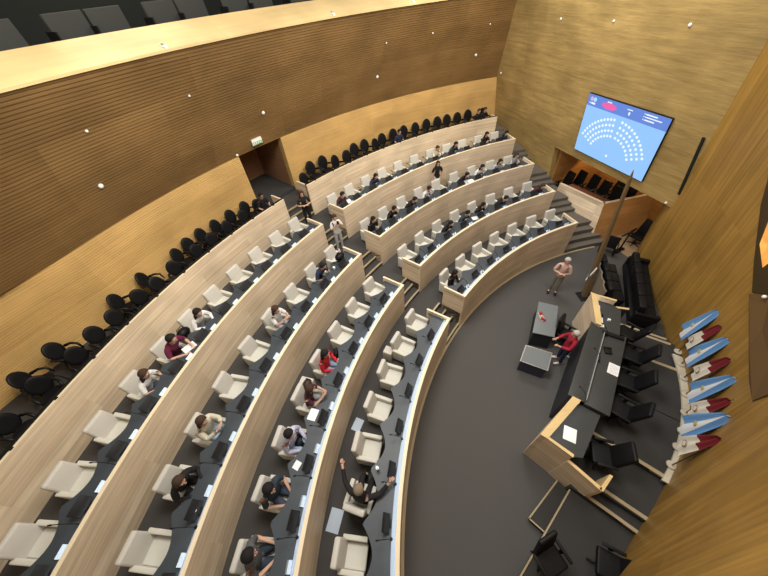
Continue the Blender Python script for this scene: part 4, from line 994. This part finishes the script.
    def hair(kind):
        m = MB(); c = H + V3((-.018, 0, .045)); rings = []
        for i in range(9):
            th = math.pi * (.02 + .62 * i / 8); q = []
            for k in range(16):
                an = 2 * math.pi * k / 16; f = math.cos(an); tt = th if f < .2 else th * (1 - .38 * (f - .2) / .8)
                q.append(c + V3((.108 * math.sin(tt) * f * (1.0), .104 * math.sin(tt) * math.sin(an), .105 * math.cos(tt))))
            rings.append(q)
        if kind == 'long':
            for i, (dz, wx, wy) in enumerate(((.05, .09, .115), (.13, .085, .125), (.24, .06, .13), (.32, .03, .10))):
                bz = H.z - dz; q = []
                bx = H.x - .055 - (.05 if i > 1 else 0) * 1 - (H.x - J['ch'].x) * dz * .9
                for k in range(16):
                    an = 2 * math.pi * k / 16; f = math.cos(an); q.append(V3((bx + (wx * f if f < 0 else .03 * f), wy * math.sin(an), bz)))
                rings.append(q)
        m.sweep(rings, True, True); return m.mesh('hair', [])
    POSE[pose] = dict(body=body, short=shirt(False), long=shirt(True), trousers=tr, shoes=shoes, hair={k: hair(k) for k in ('short', 'long')}); return POSE[pose]
_cm = {}
def cmat(name, col, rough=.8):
    k = (name, col)
    if k not in _cm: _cm[k] = plain(name, col, rough, noise=.06, nscale=20)
    return _cm[k]
SK = [cmat('skin_light', (.58, .36, .26), .55), cmat('skin_tan', (.42, .24, .16), .55)]; EYE = plain('eye_dark', (.02, .015, .012), .3); LIP = plain('lip_red', (.40, .14, .12), .5)
COLS = dict(wine=(.36, .02, .045), black=(.014, .013, .015), white=(.72, .72, .72), navy=(.025, .035, .075), maroon=(.13, .015, .05), red=(.55, .02, .04), grey=(.09, .095, .10), lilac=(.50, .50, .66), cream=(.62, .58, .46), jeans=(.30, .47, .62), darkjeans=(.05, .065, .10),
            lightgrey=(.40, .41, .42), pink=(.62, .42, .38), khaki=(.20, .19, .15), slate=(.03, .045, .065), brown=(.05, .028, .018), blond=(.22, .17, .12), silver=(.45, .43, .40), darkhair=(.010, .008, .008), plum=(.07, .02, .035))
def assign(me, mats):
    me = me.copy(); me.materials.clear()
    for m in mats: me.materials.append(m)
    return me
def person(loc, rz, pose, label, top='black', sleeves='short', legs='darkjeans', hair='darkhair', hk='short', shoe='black', sk=0, scale=1.0, item=None):
    B = body_meshes(pose); t = thing('person', label, 'person', loc, rz); t.scale = (scale,) * 3
    link('body', assign(B['body'], [SK[sk], EYE, LIP]), t); c = lambda n: [cmat('cloth_' + n if n not in ('darkhair', 'blond', 'silver', 'brown') else 'hair_' + n, COLS[n])]
    link('shirt', assign(B[sleeves], c(top)), t); link('trousers', assign(B['trousers'], c(legs)), t)
    link('hair', assign(B['hair'][hk], c(hair)), t)
    for s in B['shoes']: link('shoe', assign(s, c(shoe)), t)
    return t
def seatp(blk, k, i, pose, label, off=0.0, fwd=.06, turn=0, **kw):
    s0, ds, ns = SEATS[(blk, k)]; a = s0 + ds * i; r = RR[k] + CHAIRR[k] - fwd; r -= -.03 if (blk == 'L' and pose in ('lap', 'phone')) else .04; a += math.degrees(off / r)
    p, rz = radial(r, a, FF[k]); near = blk == 'L'; p.z -= .09; kw['scale'] = kw.get('scale', 1) * (1.0 if near else .93); person(p, rz + R_(turn), pose, label, **kw)
# near left block
seatp('L', 1, 5, 'spread', 'person in black with fair hair in the turned front-row armchair, both arms stretched out', turn=80, top='black', sleeves='long', hair='blond', legs='black', fwd=.0, scale=1.0)
seatp('L', 2, 3, 'lap', 'person in a red top with pale blue jeans and black hair, second row', top='red', sleeves='long', legs='jeans', hk='long', turn=5)
seatp('L', 2, 4, 'phone', 'person in dark plum top with pale trousers below the red-topped person, looking at hands', top='plum', legs='lightgrey', hair='brown', hk='long', turn=15)
seatp('L', 2, 5, 'lap', 'person in lilac shirt and light blue jeans with short black hair, reading', top='lilac', sleeves='long', legs='jeans', turn=-5)
seatp('L', 2, 6, 'lap', 'person in navy t-shirt leaning back in a second-row armchair', top='slate', legs='darkjeans', turn=-15, scale=1.05)
seatp('L', 2, 7, 'lap', 'person in dark grey t-shirt at the bottom edge of the picture', top='grey', legs='slate', turn=20, scale=1.08)
seatp('L', 3, 1, 'desk', 'person in navy polo shirt at the third row desk beside the black handbag', top='navy', legs='darkjeans', sk=1, off=.05)
seatp('L', 3, 3, 'phone', 'person in white and black top with long dark hair, third row of the near block', top='white', legs='lightgrey', hk='long', hair='brown')
seatp('L', 3, 6, 'phone', 'person in cream top and pale blue jeans with brown hair, third row', top='cream', sleeves='long', legs='jeans', hair='brown', hk='long')
seatp('L', 3, 7, 'desk', 'person in black with long brown hair seen from above, third row', top='black', sleeves='long', legs='black', hair='brown', hk='long', turn=-8, fwd=.0)
seatp('L', 4, 5, 'desk', 'person in white shirt with bobbed dark hair at the fourth row desk', top='white', sleeves='long', legs='darkjeans', hair='darkhair', hk='long')
seatp('L', 4, 6, 'desk', 'person in maroon t-shirt with white print at the fourth row desk', top='maroon', legs='black', turn=8, scale=1.06)
seatp('L', 4, 7, 'desk', 'person with long dark brown hair and pale top reaching over the fourth row desk', top='white', sleeves='short', legs='darkjeans', hair='brown', hk='long', turn=15)
# far right block
seatp('R', 1, 0, 'lap', 'person in black with white patterned trousers at the aisle end of the front row', top='black', sleeves='long', legs='lightgrey', hk='long', off=.05)
seatp('R', 2, 2, 'desk', 'person in black vest with long dark hair, leftmost seated in far second row', top='black', legs='lightgrey', hk='long')
seatp('R', 2, 3, 'desk', 'person in dark sleeveless top reaching to a white card in the far second row', top='slate', legs='black')
seatp('R', 2, 4, 'desk', 'long-haired person in black with white shirt front, middle of the far second row', top='black', sleeves='long', legs='lightgrey', hk='long', off=.1)
seatp('R', 2, 5, 'slump', 'person in black bent over the desk in the far second row', top='black', legs='black', hair='darkhair')
seatp('R', 2, 7, 'slump', 'person in dark purple top at the screen end of the far second row', top='plum', legs='lightgrey', hair='brown', hk='long')
seatp('R', 3, 0, 'lap', 'person with long black hair and grey jeans, aisle end of far third row', top='black', legs='lightgrey', hk='long', fwd=.12)
seatp('R', 3, 1, 'desk', 'person in black t-shirt with arm stretched to the desk, second in the far third row', top='black', legs='darkjeans')
seatp('R', 3, 2, 'slump', 'person in black t-shirt writing, third in the far third row', top='black', legs='black')
seatp('R', 3, 3, 'desk', 'person in white t-shirt in the far third row, below the standing person', top='white', legs='lightgrey')
seatp('R', 3, 5, 'slump', 'black-haired person in black leaning over a white sheet in the far third row', top='black', sleeves='long', legs='black', hk='long')
seatp('R', 3, 6, 'desk', 'person in white blouse with dark hair, far third row', top='white', sleeves='long', legs='black', hk='long')
seatp('R', 3, 7, 'desk', 'person with long dark hair in black and white, far third row', top='lightgrey', sleeves='short', legs='black', hk='long')
seatp('R', 3, 8, 'phone', 'person in pale grey top at the screen end of the far third row', top='lightgrey', sleeves='long', legs='lightgrey', hair='brown', hk='long')
seatp('R', 4, 0, 'desk', 'person in sleeveless dark red top at the aisle end of the far fourth row', top='plum', legs='darkjeans', fwd=.12)
seatp('R', 4, 2, 'desk', 'long-haired person in a blue jacket in the far fourth row', top='navy', sleeves='long', legs='darkjeans', hk='long', fwd=.12)
seatp('R', 4, 6, 'phone', 'person in pale pink shirt in the far fourth row', top='cream', sleeves='long', legs='lightgrey', hair='brown', fwd=.12)
seatp('R', 4, 7, 'desk', 'person in dark blue with black hair in the far fourth row', top='slate', sleeves='long', legs='black', hk='long', fwd=.12)
seatp('R', 4, 9, 'phone', 'person in black hunched beside an empty seat in the far fourth row', top='black', sleeves='long', legs='black', hk='long', off=-.05, fwd=.12)
seatp('R', 4, 10, 'slump', 'person in black and white at the screen end of the far fourth row', top='slate', legs='lightgrey', hk='long', fwd=.12)
# behind the balustrades
for r, a, lab, kw in ((18.35, 102.9 + .9, 'person in dark clothes at the screen end behind the far balustrade', dict(top='black', hair='brown', hk='long')),
                      (18.3, 105.0, 'person with bare arms in a black round-backed chair near the far end', dict(top='black', hair='brown', legs='black')),
                      (18.3, 119.4, 'person in dark blue with pale collar behind the middle of the far balustrade', dict(top='navy', legs='black')),
                      (18.3, 142.3, 'person in black seated behind the near balustrade beside the doorway', dict(top='black', legs='black', sk=1))):
    p, rz = radial(r, a, FF[5]); p.z -= .08; person(p, rz, 'lap', lab, scale=.9, **kw)
# standing
person(P(17.15, 139.3, FF[4]), R_(-65), 'stand_folded', 'person in black with arms folded standing in the diagonal aisle at the top', scale=.86, top='black', legs='black', hair='brown', hk='long')
person(P(15.55, 139.6, FF[3]), R_(-60), 'stand_phone', 'person in white t-shirt and grey trousers standing in the diagonal aisle with a phone', scale=.88, top='white', legs='lightgrey', hair='brown', shoe='white', hk='short')
person(P(15.45, 119.4, FF[3]), R_(-80), 'stand', 'person in black top and white trousers standing behind the far third row', scale=.85, top='black', legs='white', hair='brown', shoe='white', hk='long')
m1 = person((6.28, 7.10, 0), R_(-120), 'stand_folded', 'man in pale pink shirt and grey trousers standing on the open grey floor', top='pink', sleeves='short', legs='khaki', hair='silver', scale=.98)
m2 = person((5.20, 4.30, 0), R_(170), 'stand_forward', 'grey-haired man in a red jacket and navy trousers leaning by the small tables', top='wine', sleeves='long', legs='navy', hair='silver', shoe='white', scale=.92)
mb = MB(); mb.box((0, 0, 0), (.012, .07, .14)); o = link('mobile_phone', mb.mesh('mobile_phone', M['blackplastic'], .004), None, P(15.55, 139.6, FF[3] + 1.32) + Vector((math.cos(R_(-60)) * .25, math.sin(R_(-60)) * .25, 0)), R_(-60)); tag(o, 'black phone held up by the person in white in the aisle', 'phone')
